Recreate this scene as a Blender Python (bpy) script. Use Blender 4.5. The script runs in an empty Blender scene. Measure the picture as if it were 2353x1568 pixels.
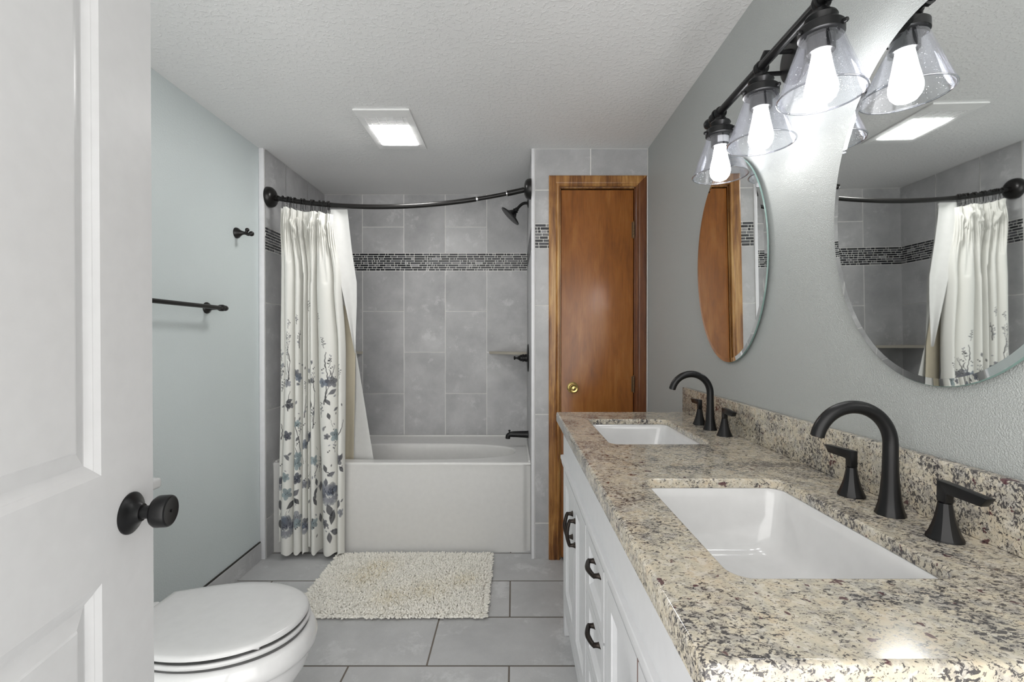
import bpy, bmesh, math, random
import numpy as np
from mathutils import Vector, Matrix
from mathutils.geometry import tessellate_polygon

random.seed(7)
rng = np.random.default_rng(7)
C = bpy.context.scene.collection
SC = bpy.context.scene
R = math.radians
PI = math.pi

# ------------------------------------------------------------------ camera, light, exposure
H = 1.254                     # camera height
F = 1060.0                    # focal length in pixels of a 2353 px wide frame
VX, VY = 1180.0, 779.0        # vanishing point of the depth lines
PITCH = R(0.4)
cd = bpy.data.cameras.new('camera')
cam = bpy.data.objects.new('camera', cd)
C.objects.link(cam)
cd.sensor_fit = 'HORIZONTAL'
cd.sensor_width = 36.0
cd.lens = 36.0 * F / 2353.0
cd.shift_x = -(VX - 1176.5) / 2353.0
cd.shift_y = (VY - 784.0 + F * math.tan(PITCH)) / 2353.0
cd.clip_start = 0.02
cam.location = (0, 0, H)
cam.rotation_euler = (R(90) - PITCH, 0, 0)
SC.camera = cam

w = bpy.data.worlds.new('hall_light')
SC.world = w
w.use_nodes = True
w.node_tree.nodes['Background'].inputs[0].default_value = (1.0, 0.985, 0.96, 1)
w.node_tree.nodes['Background'].inputs[1].default_value = 1.35
BULB = 11.0
FANLIGHT = 19.0
SC.view_settings.view_transform = 'Standard'
SC.view_settings.look = 'None'
SC.view_settings.gamma = 1.0
SC.view_settings.exposure = 1.32
SC.view_settings.use_curve_mapping = False
SC.cycles.use_denoising = True
SC.cycles.max_bounces = 12
SC.cycles.transparent_max_bounces = 24
SC.cycles.sample_clamp_indirect = 4.0
SC.cycles.caustics_reflective = False
SC.cycles.caustics_refractive = False


def at(px, py, D):
    """the point on the ray of a photo pixel at depth D"""
    return Vector(((px - VX) / F * D, D, H - (py - VY) / F * D))


def X(px, D):
    return (px - VX) / F * D


def Zp(py, D):
    return H - (py - VY) / F * D


# ------------------------------------------------------------------ materials
class NT:
    def __init__(s, name):
        s.m = bpy.data.materials.new(name)
        s.m.use_nodes = True
        s.t = s.m.node_tree
        s.n = s.t.nodes
        s.b = s.n['Principled BSDF']
        s.o = s.n['Material Output']

    def node(s, kind, **kw):
        n = s.n.new(kind)
        for k, v in kw.items():
            if k in n.inputs:
                s.set(n.inputs[k], v)
            else:
                setattr(n, k, v)
        return n

    def set(s, sock, v):
        if isinstance(v, bpy.types.NodeSocket):
            s.t.links.new(v, sock)
        else:
            if sock.type == 'RGBA' and len(v) == 3:
                v = (*v, 1)
            sock.default_value = v

    def link(s, a, b):
        s.t.links.new(a, b)

    def p(s, **kw):
        for k, v in kw.items():
            s.set(s.b.inputs[k.replace('_', ' ')], v)

    def coord(s, scale=(1, 1, 1), kind='Object', rot=(0, 0, 0), off=None):
        tc = s.node('ShaderNodeTexCoord')
        src = tc.outputs[kind]
        if off is not None:
            a = s.node('ShaderNodeVectorMath', operation='ADD')
            s.link(src, a.inputs[0])
            s.set(a.inputs[1], off)
            src = a.outputs[0]
        mp = s.node('ShaderNodeMapping')
        s.link(src, mp.inputs[0])
        mp.inputs['Scale'].default_value = scale
        mp.inputs['Rotation'].default_value = rot
        return mp.outputs[0]

    def noise(s, vec, scale, detail=3, rough=0.5, dist=0.0):
        n = s.node('ShaderNodeTexNoise')
        s.link(vec, n.inputs['Vector'])
        n.inputs['Scale'].default_value = scale
        n.inputs['Detail'].default_value = detail
        n.inputs['Roughness'].default_value = rough
        n.inputs['Distortion'].default_value = dist
        return n.outputs[0]

    def ramp(s, fac, stops, interp='LINEAR'):
        r = s.node('ShaderNodeValToRGB')
        s.link(fac, r.inputs[0])
        e = r.color_ramp
        e.interpolation = interp
        while len(e.elements) < len(stops):
            e.elements.new(0.5)
        for el, (pos, col) in zip(e.elements, stops):
            el.position = pos
            if not hasattr(col, '__len__'):
                col = (col, col, col)
            el.color = (*col[:3], 1)
        return r.outputs[0]

    def mix(s, fac, a, b, blend='MIX'):
        m = s.node('ShaderNodeMix', data_type='RGBA', blend_type=blend)
        s.set(m.inputs[0], fac)
        s.set(m.inputs[6], a)
        s.set(m.inputs[7], b)
        return m.outputs[2]

    def math(s, op, a, b=0.0):
        m = s.node('ShaderNodeMath', operation=op)
        s.set(m.inputs[0], a)
        s.set(m.inputs[1], b)
        return m.outputs[0]

    def bump(s, h, strength, dist):
        b = s.node('ShaderNodeBump')
        s.link(h, b.inputs['Height'])
        b.inputs['Strength'].default_value = strength
        b.inputs['Distance'].default_value = dist
        s.link(b.outputs[0], s.b.inputs['Normal'])


def simple(name, col, rough=0.5, metal=0.0, bump=None, **kw):
    t = NT(name)
    t.p(Base_Color=col, Roughness=rough, Metallic=metal)
    # a faint, even mottling keeps every surface procedural
    v = t.coord()
    n = t.noise(v, 35, 4)
    t.p(Base_Color=t.mix(n, [c * 0.95 for c in col], [min(1, c * 1.05) for c in col]))
    if bump:
        t.bump(t.noise(v, bump[0], 4), bump[1], bump[2])
    for k, v2 in kw.items():
        t.set(t.b.inputs[k.replace('_', ' ')], v2)
    return t.m


M = {}


def paint_mat(name, col, scale, strength, dist, rough=0.5, cut=(0.42, 0.6)):
    t = NT(name)
    v = t.coord()
    n1 = t.noise(v, scale, 3, 0.55, 0.4)
    n2 = t.noise(v, scale * 3.1, 2, 0.5)
    h = t.ramp(n1, [(cut[0], 0.0), (cut[1], 1.0)])
    hm = t.math('ADD', h, t.math('MULTIPLY', n2, 0.35))
    big = t.noise(v, 2.2, 2)
    t.p(Base_Color=t.mix(big, [c * 0.97 for c in col], [c * 1.03 for c in col]), Roughness=rough)
    t.bump(hm, strength, dist)
    return t.m


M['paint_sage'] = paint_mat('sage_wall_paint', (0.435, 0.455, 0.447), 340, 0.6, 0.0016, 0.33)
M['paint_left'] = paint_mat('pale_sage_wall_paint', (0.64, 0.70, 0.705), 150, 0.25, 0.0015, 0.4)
M['ceil'] = paint_mat('textured_white_ceiling', (0.80, 0.80, 0.80), 58, 0.36, 0.003, 0.6, (0.5, 0.64))
M['white_paint'] = simple('white_enamel_paint', (0.70, 0.70, 0.705), 0.32)
M['cabinet'] = simple('white_cabinet_paint', (0.70, 0.705, 0.72), 0.38)
M['gap_wood'] = simple('bare_brown_wood', (0.22, 0.15, 0.13), 0.7)
M['trim_white'] = simple('white_edge_trim', (0.76, 0.76, 0.78), 0.25)
M['porcelain'] = simple('white_porcelain', (0.66, 0.66, 0.66), 0.08, 0, None, Coat_Weight=0.4)
M['seat_plastic'] = simple('white_seat_plastic', (0.60, 0.60, 0.60), 0.22)
M['tub'] = simple('tub_acrylic', (0.69, 0.685, 0.67), 0.22)
M['bronze'] = simple('oil_rubbed_bronze', (0.009, 0.008, 0.0075), 0.30, 0.2, None, Specular_IOR_Level=0.45)
M['black'] = simple('matte_black_metal', (0.0055, 0.0055, 0.006), 0.34, 0.0, None, Specular_IOR_Level=0.32)
M['rubbed'] = simple('rubbed_bronze_pull', (0.035, 0.028, 0.024), 0.35, 0.8)
M['chrome'] = simple('chrome', (0.75, 0.75, 0.76), 0.12, 1.0)
M['brass'] = simple('polished_brass', (0.62, 0.47, 0.18), 0.16, 1.0)
M['hinge'] = simple('old_bronze_hinge', (0.14, 0.09, 0.05), 0.4, 0.9)
M['dark_strip'] = simple('dark_strip', (0.03, 0.028, 0.025), 0.8)
M['shelf'] = simple('beige_stone_shelf', (0.42, 0.39, 0.33), 0.35)
M['grout'] = simple('light_grout', (0.86, 0.85, 0.82), 0.9)
M['floor_grout'] = simple('brown_floor_grout', (0.17, 0.145, 0.125), 0.95)
M['sticker'] = simple('pale_paper', (0.7, 0.7, 0.7), 0.6)
M['fan_white'] = simple('white_plastic', (0.86, 0.86, 0.86), 0.4)
M['fan_grey'] = simple('grey_grille_plastic', (0.38, 0.38, 0.38), 0.6)


def tile_mat(name, dark, light, scale, rough):
    t = NT(name)
    a = t.node('ShaderNodeAttribute', attribute_name='col')
    off = t.node('ShaderNodeVectorMath', operation='SCALE')
    t.link(a.outputs['Color'], off.inputs[0])
    off.inputs['Scale'].default_value = 37.0
    v = t.coord(off=off.outputs[0])
    n1 = t.noise(v, scale, 7, 0.66, 0.15)
    n2 = t.noise(v, scale * 0.35, 3, 0.5, 0.3)
    mixn = t.math('ADD', t.math('MULTIPLY', n1, 0.55), t.math('MULTIPLY', n2, 0.45))
    col = t.ramp(mixn, [(0.33, dark), (0.67, light)])
    pat = t.ramp(t.noise(v, scale * 1.5, 9, 0.76, 0.15), [(0.56, 0.0), (0.64, 1.0)])
    col = t.mix(t.math('MULTIPLY', pat, 0.35), col, [c * 1.32 for c in light])
    sp = t.noise(v, 420, 2)
    col = t.mix(0.10, col, sp, 'OVERLAY')
    t.p(Base_Color=col, Roughness=rough)
    t.bump(n1, 0.06, 0.002)
    return t.m


M['wall_tile'] = tile_mat('grey_wall_tile', (0.31, 0.31, 0.316), (0.54, 0.54, 0.545), 5.0, 0.42)
M['floor_tile'] = tile_mat('grey_floor_tile', (0.39, 0.392, 0.397), (0.57, 0.572, 0.575), 4.0, 0.45)


def col_attr_mat(name, rough, veins=0.0, metal=0.0):
    t = NT(name)
    a = t.node('ShaderNodeAttribute', attribute_name='col')
    col = a.outputs['Color']
    if veins:
        v = t.coord((1, 1, 1))
        n = t.ramp(t.noise(v, 60, 5, 0.7, 2.5), [(0.45, 0.55), (0.6, 1.5)])
        col = t.mix(veins, col, n, 'MULTIPLY')
    t.p(Base_Color=col, Roughness=rough, Metallic=metal)
    return t


M['mosaic'] = col_attr_mat('glass_and_stone_mosaic', 0.25, 0.5).m
tt = col_attr_mat('printed_cotton_curtain', 0.85)
wv = tt.noise(tt.coord((1, 1, 1)), 900, 2)
tt.bump(wv, 0.12, 0.0006)
M['curtain'] = tt.m
M['shaded_cloth'] = simple('shaded_cream_cloth', (0.53, 0.48, 0.37), 0.9)  # cream cloth, with the shade of the fold put into its colour
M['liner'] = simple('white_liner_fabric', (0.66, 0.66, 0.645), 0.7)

# granite
t = NT('speckled_cream_granite')
v = t.coord((1, 1, 1), rot=(0.5, 0.35, R(38)))
vs = t.coord((1.0, 1.65, 1.2), rot=(0.5, 0.35, R(38)))
base = t.ramp(t.noise(v, 34, 4, 0.62, 0.6), [(0.30, (0.42, 0.42, 0.40)), (0.45, (0.56, 0.53, 0.45)), (0.58, (0.66, 0.61, 0.50)), (0.72, (0.61, 0.52, 0.40))])
pale = t.ramp(t.noise(v, 75, 3, 0.6, 0.5), [(0.52, 0.0), (0.62, 1.0)])
base = t.mix(t.math('MULTIPLY', pale, 0.6), base, (0.76, 0.74, 0.69))
zone = t.noise(v, 8, 4, 0.6, 1.0)
greyp = t.ramp(t.math('ADD', t.noise(vs, 46, 5, 0.7, 0.8), t.math('MULTIPLY', t.math('SUBTRACT', zone, 0.5), 0.55)), [(0.50, 0.0), (0.60, 1.0)])
base = t.mix(t.math('MULTIPLY', greyp, 0.40), base, (0.22, 0.22, 0.245))
f1 = t.math('ADD', t.noise(vs, 120, 5, 0.70, 0.7), t.math('MULTIPLY', t.math('SUBTRACT', zone, 0.5), 0.42))
fleck = t.ramp(f1, [(0.540, 0.0), (0.570, 1.0)])
base = t.mix(t.math('MULTIPLY', fleck, 0.92), base, (0.038, 0.036, 0.045))
f2 = t.ramp(t.noise(vs, 190, 3, 0.65, 0.3), [(0.588, 0.0), (0.635, 1.0)])
base = t.mix(t.math('MULTIPLY', f2, 0.78), base, (0.08, 0.075, 0.08))
f3 = t.ramp(t.noise(v, 44, 3, 0.5, 0.3), [(0.672, 0.0), (0.69, 1.0)])
base = t.mix(t.math('MULTIPLY', f3, 0.88), base, (0.075, 0.018, 0.03))
t.p(Base_Color=t.mix(1.0, base, (0.86, 0.83, 0.79), 'MULTIPLY'), Roughness=0.13)
t.b.inputs['Coat Weight'].default_value = 0.12
t.b.inputs['Coat Roughness'].default_value = 0.06
M['granite'] = t.m


def wood_mat(name, stops, sx, sz, rough):
    t = NT(name)
    v = t.coord((sx, sx, sz))
    n = t.noise(v, 3.0, 6, 0.62, 0.8)
    v2 = t.coord((1, 1, 0.35))
    blot = t.noise(v2, 7, 4, 0.6, 0.6)
    f = t.math('ADD', t.math('MULTIPLY', n, 0.6), t.math('MULTIPLY', blot, 0.4))
    col = t.ramp(f, stops)
    fine = t.noise(t.coord((90, 90, 3.0)), 3, 3, 0.6)
    col = t.mix(0.35, col, t.ramp(fine, [(0.35, 0.35), (0.65, 0.65)]), 'OVERLAY')
    t.p(Base_Color=col, Roughness=rough)
    t.bump(fine, 0.08, 0.001)
    return t.m


M['wood_door'] = wood_mat('stained_birch_veneer', [(0.30, (0.16, 0.05, 0.012)), (0.5, (0.285, 0.100, 0.020)), (0.72, (0.40, 0.17, 0.042))], 6, 0.9, 0.27)
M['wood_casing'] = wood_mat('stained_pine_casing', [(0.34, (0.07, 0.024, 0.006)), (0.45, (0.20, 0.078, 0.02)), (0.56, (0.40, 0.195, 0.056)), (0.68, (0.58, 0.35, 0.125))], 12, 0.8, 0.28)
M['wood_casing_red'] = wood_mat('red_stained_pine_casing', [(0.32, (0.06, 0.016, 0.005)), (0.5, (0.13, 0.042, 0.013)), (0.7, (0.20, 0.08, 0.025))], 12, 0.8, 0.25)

# mirror
t = NT('mirror_silvering')
t.p(Base_Color=(0.90, 0.92, 0.91), Metallic=1.0, Roughness=0.015)
M['mirror'] = t.m
M['glass_edge'] = simple('green_glass_edge', (0.16, 0.24, 0.22), 0.12)

# thin clear glass: mostly passes light straight, reflects more towards its edge
t = NT('clear_seeded_glass')
t.n.remove(t.b)
tr = t.node('ShaderNodeBsdfTransparent')
tr.inputs[0].default_value = (0.94, 0.944, 0.96, 1)
gl = t.node('ShaderNodeBsdfGlossy')
gl.inputs['Roughness'].default_value = 0.03
gl.inputs['Color'].default_value = (0.95, 0.95, 1, 1)
lw = t.node('ShaderNodeLayerWeight')
lw.inputs['Blend'].default_value = 0.22
sd = t.ramp(t.noise(t.coord(), 420, 1, 0.3), [(0.73, 0.0), (0.76, 1.0)])
df = t.node('ShaderNodeBsdfDiffuse')
df.inputs[0].default_value = (0.85, 0.85, 0.9, 1)
mx = t.node('ShaderNodeMixShader')
fac = t.math('MINIMUM', t.math('ADD', t.math('MULTIPLY', lw.outputs['Facing'], 0.50), 0.05), 0.9)
t.link(fac, mx.inputs[0])
t.link(tr.outputs[0], mx.inputs[1])
t.link(gl.outputs[0], mx.inputs[2])
mx2 = t.node('ShaderNodeMixShader')
t.link(t.math('MULTIPLY', sd, 0.35), mx2.inputs[0])
t.link(mx.outputs[0], mx2.inputs[1])
t.link(df.outputs[0], mx2.inputs[2])
t.link(mx2.outputs[0], t.o.inputs[0])
M['glass'] = t.m
t = NT('thick_glass_rim')
t.n.remove(t.b)
tr = t.node('ShaderNodeBsdfTransparent')
tr.inputs[0].default_value = (0.80, 0.81, 0.85, 1)
gl = t.node('ShaderNodeBsdfGlossy')
gl.inputs['Roughness'].default_value = 0.05
lw = t.node('ShaderNodeLayerWeight')
lw.inputs['Blend'].default_value = 0.5
mx = t.node('ShaderNodeMixShader')
t.link(t.math('ADD', t.math('MULTIPLY', lw.outputs['Facing'], 0.5), 0.25), mx.inputs[0])
t.link(tr.outputs[0], mx.inputs[1])
t.link(gl.outputs[0], mx.inputs[2])
t.link(mx.outputs[0], t.o.inputs[0])
M['glass_rim'] = t.m


def emit_mat(name, col, strength):
    t = NT(name)
    n = t.noise(t.coord(), 30, 2)
    t.p(Base_Color=(0.9, 0.9, 0.9), Roughness=0.3, Emission_Color=t.mix(n, [c * 0.97 for c in col], col), Emission_Strength=strength)
    return t.m


M['bulb'] = emit_mat('lit_frosted_bulb', (1.0, 0.985, 0.97), BULB)
M['fan_lens'] = emit_mat('lit_fan_lens', (1.0, 0.99, 0.97), FANLIGHT)
t = NT('chenille_pile')
a = t.node('ShaderNodeAttribute', attribute_name='col')
t.p(Base_Color=a.outputs['Color'], Roughness=0.95)
M['chenille'] = t.m


# ------------------------------------------------------------------ mesh building
class MB:
    def __init__(s):
        s.v, s.f, s.m, s.s, s.c = [], [], [], [], []

    def add(s, verts, faces, mat=0, smooth=False, col=(1, 1, 1)):
        b = len(s.v)
        s.v.extend([tuple(p) for p in verts])
        for f in faces:
            s.f.append(tuple(i + b for i in f))
            s.m.append(mat)
            s.s.append(smooth)
            s.c.append(col)
        return s

    def bm(s, bm, mat=0, smooth=False, col=(1, 1, 1), mtx=None):
        bm.verts.ensure_lookup_table()
        bm.verts.index_update()
        vs = [(mtx @ q.co if mtx else q.co) for q in bm.verts]
        s.add(vs, [[q.index for q in f.verts] for f in bm.faces], mat, smooth, col)
        bm.free()
        return s

    def box(s, x0, y0, z0, x1, y1, z1, bev=0.0, seg=2, mat=0, col=(1, 1, 1), mtx=None):
        bm = bmesh.new()
        bmesh.ops.create_cube(bm, size=1)
        for q in bm.verts:
            q.co = Vector(((x0 + x1) / 2 + q.co.x * (x1 - x0), (y0 + y1) / 2 + q.co.y * (y1 - y0), (z0 + z1) / 2 + q.co.z * (z1 - z0)))
        if bev:
            bmesh.ops.bevel(bm, geom=bm.edges[:], offset=bev, segments=seg, profile=0.5, affect='EDGES')
        return s.bm(bm, mat, bev > 0, col, mtx)

    def lathe(s, prof, mtx=Matrix(), seg=32, mat=0, smooth=True, poly=None):
        """prof: (radius, height) pairs about local z. poly(k) -> (n, blend) facets for ring k"""
        n = len(prof)
        vs, fs = [], []
        for k, (r, z) in enumerate(prof):
            for i in range(seg):
                a = 2 * PI * i / seg
                rr = r
                if poly:
                    pn, bl = poly(k)
                    if bl > 0:
                        st = 2 * PI / pn
                        rr = r * (1 - bl + bl * math.cos(st / 2) / math.cos((a % st) - st / 2) * 1.02)
                vs.append(mtx @ Vector((rr * math.cos(a), rr * math.sin(a), z)))
        for k in range(n - 1):
            for i in range(seg):
                j = (i + 1) % seg
                fs.append((k * seg + i, k * seg + j, (k + 1) * seg + j, (k + 1) * seg + i))
        if prof[0][0] > 1e-5:
            fs.append(tuple(range(seg))[::-1])
        if prof[-1][0] > 1e-5:
            fs.append(tuple((n - 1) * seg + i for i in range(seg)))
        return s.add(vs, fs, mat, smooth)

    def tube(s, path, r, seg=16, mat=0, caps=True, closed=False, flat=1.0):
        path = [Vector(p) for p in path]
        n = len(path)
        rs = r if hasattr(r, '__len__') else [r] * n
        up = None
        vs, fs = [], []
        for k in range(n):
            if closed:
                d = path[(k + 1) % n] - path[k - 1]
            else:
                d = path[min(k + 1, n - 1)] - path[max(k - 1, 0)]
            d.normalize()
            if up is None:
                up = Vector((0, 0, 1)) if abs(d.z) < 0.9 else Vector((0, 1, 0))
            side = d.cross(up).normalized()
            up = side.cross(d).normalized()
            for i in range(seg):
                a = 2 * PI * i / seg
                vs.append(path[k] + side * (rs[k] * math.cos(a)) + up * (rs[k] * flat * math.sin(a)))
        m = n if closed else n - 1
        for k in range(m):
            kk = (k + 1) % n
            for i in range(seg):
                j = (i + 1) % seg
                fs.append((k * seg + i, k * seg + j, kk * seg + j, kk * seg + i))
        if caps and not closed:
            fs.append(tuple(range(seg))[::-1])
            fs.append(tuple((n - 1) * seg + i for i in range(seg)))
        return s.add(vs, fs, mat, True)

    def ball(s, c, r, mat=0, seg=16, sq=(1, 1, 1)):
        bm = bmesh.new()
        bmesh.ops.create_uvsphere(bm, u_segments=seg, v_segments=max(6, seg // 2), radius=r)
        for q in bm.verts:
            q.co = Vector((q.co.x * sq[0], q.co.y * sq[1], q.co.z * sq[2])) + Vector(c)
        return s.bm(bm, mat, True)

    def rings(s, rings, mat=0, smooth=True, cap0=False, cap1=False, closed=True):
        n = len(rings[0])
        vs = [p for r_ in rings for p in r_]
        fs = []
        for k in range(len(rings) - 1):
            for i in range(n if closed else n - 1):
                j = (i + 1) % n
                fs.append((k * n + i, k * n + j, (k + 1) * n + j, (k + 1) * n + i))
        if cap0:
            fs.append(tuple(range(n))[::-1])
        if cap1:
            fs.append(tuple((len(rings) - 1) * n + i for i in range(n)))
        return s.add(vs, fs, mat, smooth)

    def holes(s, outer, holes, to3, mat=0, flip=False):
        polys = [[Vector((a, b, 0)) for a, b in outer]] + [[Vector((a, b, 0)) for a, b in h] for h in holes]
        tri = tessellate_polygon(polys)
        flat = [p for q in polys for p in q]
        vs = [to3(p.x, p.y) for p in flat]
        fs = []
        for f in tri:
            a, b, c = (flat[i] for i in f)
            ccw = (b - a).cross(c - a).z > 0
            if ccw == flip:
                f = tuple(reversed(f))
            fs.append(tuple(f))
        return s.add(vs, fs, mat, False)

    def build(s, name, mats, parent=None, origin=None, sharp=35):
        me = bpy.data.meshes.new(name)
        if not hasattr(mats, '__len__'):
            mats = [mats]
        if parent is not None:
            o3 = Vector((0, 0, 0))
            q = parent
            while q is not None:
                o3 = o3 + Vector(q.location)
                q = q.parent
        elif origin is not None:
            o3 = Vector(origin)
        else:
            a = np.array(s.v)
            lo, hi = a.min(0), a.max(0)
            o3 = Vector(((lo[0] + hi[0]) / 2, (lo[1] + hi[1]) / 2, lo[2]))
        vv = np.array(s.v, dtype=float) - np.array(o3)
        me.from_pydata(vv.tolist(), [], s.f)
        for m_ in mats:
            me.materials.append(m_)
        me.polygons.foreach_set('material_index', s.m)
        me.polygons.foreach_set('use_smooth', s.s)
        at_ = me.color_attributes.new('col', 'FLOAT_COLOR', 'CORNER')
        tot = np.array([len(f) for f in s.f])
        cc = np.repeat(np.array([(*c, 1) for c in s.c], dtype=np.float32), tot, axis=0)
        at_.data.foreach_set('color', cc.ravel())
        bm = bmesh.new()
        bm.from_mesh(me)
        bmesh.ops.recalc_face_normals(bm, faces=bm.faces)
        bm.to_mesh(me)
        bm.free()
        if any(s.s):
            me.set_sharp_from_angle(angle=R(sharp))
        me.update()
        o = bpy.data.objects.new(name, me)
        C.objects.link(o)
        if parent is not None:
            o.parent = parent
        else:
            o.location = o3
        return o


def tag(o, label=None, cat=None, group=None, kind=None):
    if label:
        o['label'] = label
    if cat:
        o['category'] = cat
    if group:
        o['group'] = group
    if kind:
        o['kind'] = kind
    return o


def thing(name, label, cat, loc, group=None):
    o = bpy.data.objects.new(name, None)
    C.objects.link(o)
    o.empty_display_size = 0.05
    o.location = loc
    return tag(o, label, cat, group)


def copy_tree(o, parent=None):
    c = o.copy()
    C.objects.link(c)
    c.parent = parent
    for ch in [q for q in bpy.data.objects if q.parent == o]:
        copy_tree(ch, c)
    return c


def struct(o, label, cat):
    return tag(o, label, cat, kind='structure')


def axis_mtx(loc, direction, up=(0, 0, 1)):
    """local z along direction, origin at loc"""
    z = Vector(direction).normalized()
    u = Vector(up)
    if abs(z.dot(u)) > 0.95:
        u = Vector((0, 1, 0))
    x = u.cross(z).normalized()
    y = z.cross(x)
    m = Matrix((x, y, z)).transposed().to_4x4()
    m.translation = Vector(loc)
    return m


def rrect(x0, y0, x1, y1, r, n=6):
    pts = []
    for cx, cy, a0 in ((x1 - r, y1 - r, 0), (x0 + r, y1 - r, 90), (x0 + r, y0 + r, 180), (x1 - r, y0 + r, 270)):
        for k in range(n + 1):
            a = R(a0 + 90 * k / n)
            pts.append((cx + r * math.cos(a), cy + r * math.sin(a)))
    return pts


def catmull(pts, n):
    pts = [Vector(p) for p in pts]
    P = [pts[0] * 2 - pts[1]] + pts + [pts[-1] * 2 - pts[-2]]
    out = []
    for k in range(1, len(P) - 2):
        for i in range(n):
            t = i / n
            a, b, c, d = P[k - 1:k + 3]
            out.append(0.5 * ((2 * b) + (c - a) * t + (2 * a - 5 * b + 4 * c - d) * t * t + (3 * b - a - 3 * c + d) * t ** 3))
    out.append(pts[-1])
    return out


# ------------------------------------------------------------------ room constants
XL, XR = -1.440, 0.762        # painted left wall, painted right wall
ZC = H + 1.078                # ceiling
YD = 2.62                     # plane of the closet door wall and of the alcove opening
YB = 3.45                     # tiled back wall
AL, AR = -1.413, 0.104        # alcove side walls
YT = 2.70                     # tub apron
YF = -0.35                    # where the modelled room starts

# floor -------------------------------------------------------------
fl = MB()
fl.box(XL - .1, YF, -0.06, XR + .1, 3.6, -0.0015)
rows = [2.690 - 0.3105 * k for k in range(11)]
G = 0.0035
for k in range(-1, len(rows)):
    y1 = rows[k] if k >= 0 else rows[0] + .3105
    y0 = y1 - .3105
    off = -0.333 if k % 2 == 0 else -0.017
    for j in range(-4, 4):
        x0 = off + .615 * j
        a, b = max(x0 + G, XL), min(x0 + .615 - G, XR)
        yy0, yy1 = max(y0 + G, YF), min(y1 - G, YB)
        if b - a > .01 and yy1 - yy0 > .01:
            fl.add([(a, yy0, 0), (b, yy0, 0), (b, yy1, 0), (a, yy1, 0)], [(0, 1, 2, 3)], 1, False,
                   (random.random(), random.random(), random.random()))
struct(fl.build('floor', [M['floor_grout'], M['floor_tile']], None, (0, 0, 0)), 'grey stone-look tile floor with brown grout', 'floor')

# ceiling -----------------------------------------------------------
struct(MB().box(XL - .1, YF, ZC, XR + .1, 3.6, ZC + .08).build('ceiling', M['ceil'], None, (0, 0, ZC)), 'white textured ceiling over the whole room', 'ceiling')

# painted walls -----------------------------------------------------
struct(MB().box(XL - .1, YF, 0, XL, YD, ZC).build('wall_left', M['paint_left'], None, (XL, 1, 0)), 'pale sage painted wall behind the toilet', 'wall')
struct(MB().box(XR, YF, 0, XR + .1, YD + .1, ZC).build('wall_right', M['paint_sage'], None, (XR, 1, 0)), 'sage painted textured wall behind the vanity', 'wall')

# tiled walls -------------------------------------------------------
ROWS_A = [-.72, -.41, .205, .508]       # below the band, for columns jointed like the second one
ROWS_B = [-.72, -.10, .508]
TOP_A = [.638, .834, 1.078]
TOP_B = [.638, 1.078]
MOSAIC_COLS = [(.010, .011, .014), (.012, .013, .018), (.022, .023, .028), (.05, .052, .06), (.09, .09, .10), (.16, .16, .165), (.30, .30, .31)]


def tile_wall(mb, to3, cols, band, grout_rect, lift=.0025, g=.0023):
    """cols: (u0,u1,[joint heights below],[joint heights above]); heights from the camera level"""
    def quad(u0, v0, u1, v1, d, mat, col):
        mb.add([to3(u0, v0, d), to3(u1, v0, d), to3(u1, v1, d), to3(u0, v1, d)], [(0, 1, 2, 3)], mat, False, col)
    u0, v0, u1, v1 = grout_rect
    quad(u0, v0, u1, v1, 0, 0, (1, 1, 1))
    for (a, b, low, top) in cols:
        for hs in (low, top):
            for k in range(len(hs) - 1):
                quad(a + g, hs[k] + g, b - g, hs[k + 1] - g, lift, 1, tuple(rng.random(3)))
    # mosaic band: eight courses of thin glass and stone sticks
    u0, u1, z0, z1 = band
    if u1 <= u0:
        return
    n = 8
    hh = (z1 - z0) / n
    for k in range(n):
        u = u0 + .003 - random.random() * .05
        while u < u1 - .004:
            wd = random.choice([.015, .015, .03, .03, .045, .045, .06, .062, .078])
            a, b = max(u, u0 + .002), min(u + wd, u1 - .002)
            if b - a > .004:
                c = random.choices(MOSAIC_COLS, [6, 6, 4, 4, 3, 2, .6])[0]
                za, zb = z0 + k * hh + .0017, z0 + (k + 1) * hh - .0017
                e = .0009
                vs = [to3(a, za, .0006), to3(b, za, .0006), to3(b, zb, .0006), to3(a, zb, .0006),
                      to3(a + e, za + e, lift), to3(b - e, za + e, lift), to3(b - e, zb - e, lift), to3(a + e, zb - e, lift)]
                mb.add(vs, [(4, 5, 6, 7), (0, 1, 5, 4), (1, 2, 6, 5), (2, 3, 7, 6), (3, 0, 4, 7)], 2, False, c)
            u += wd + .0033


TM = [M['grout'], M['wall_tile'], M['mosaic']]
BAND = (.508, .638)
mb = MB()
mb.box(AL - .1, YB, 0, AR + .12, YB + .1, ZC)
tile_wall(mb, lambda u, v_, d: (u, YB - .001 - d, H + v_),
          [(AL, -1.127, ROWS_B, TOP_B), (-1.127, -.8176, ROWS_A, TOP_A), (-.8176, -.5098, ROWS_B, TOP_B), (-.5098, -.2003, ROWS_A, TOP_A), (-.2003, AR, ROWS_B, TOP_B)],
          (AL, AR, *BAND), (AL, -1.0, AR, 1.078))
struct(mb.build('wall_back', TM, None, (0, YB, 0)), 'grey tiled wall with a dark mosaic band behind the tub', 'wall')

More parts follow.
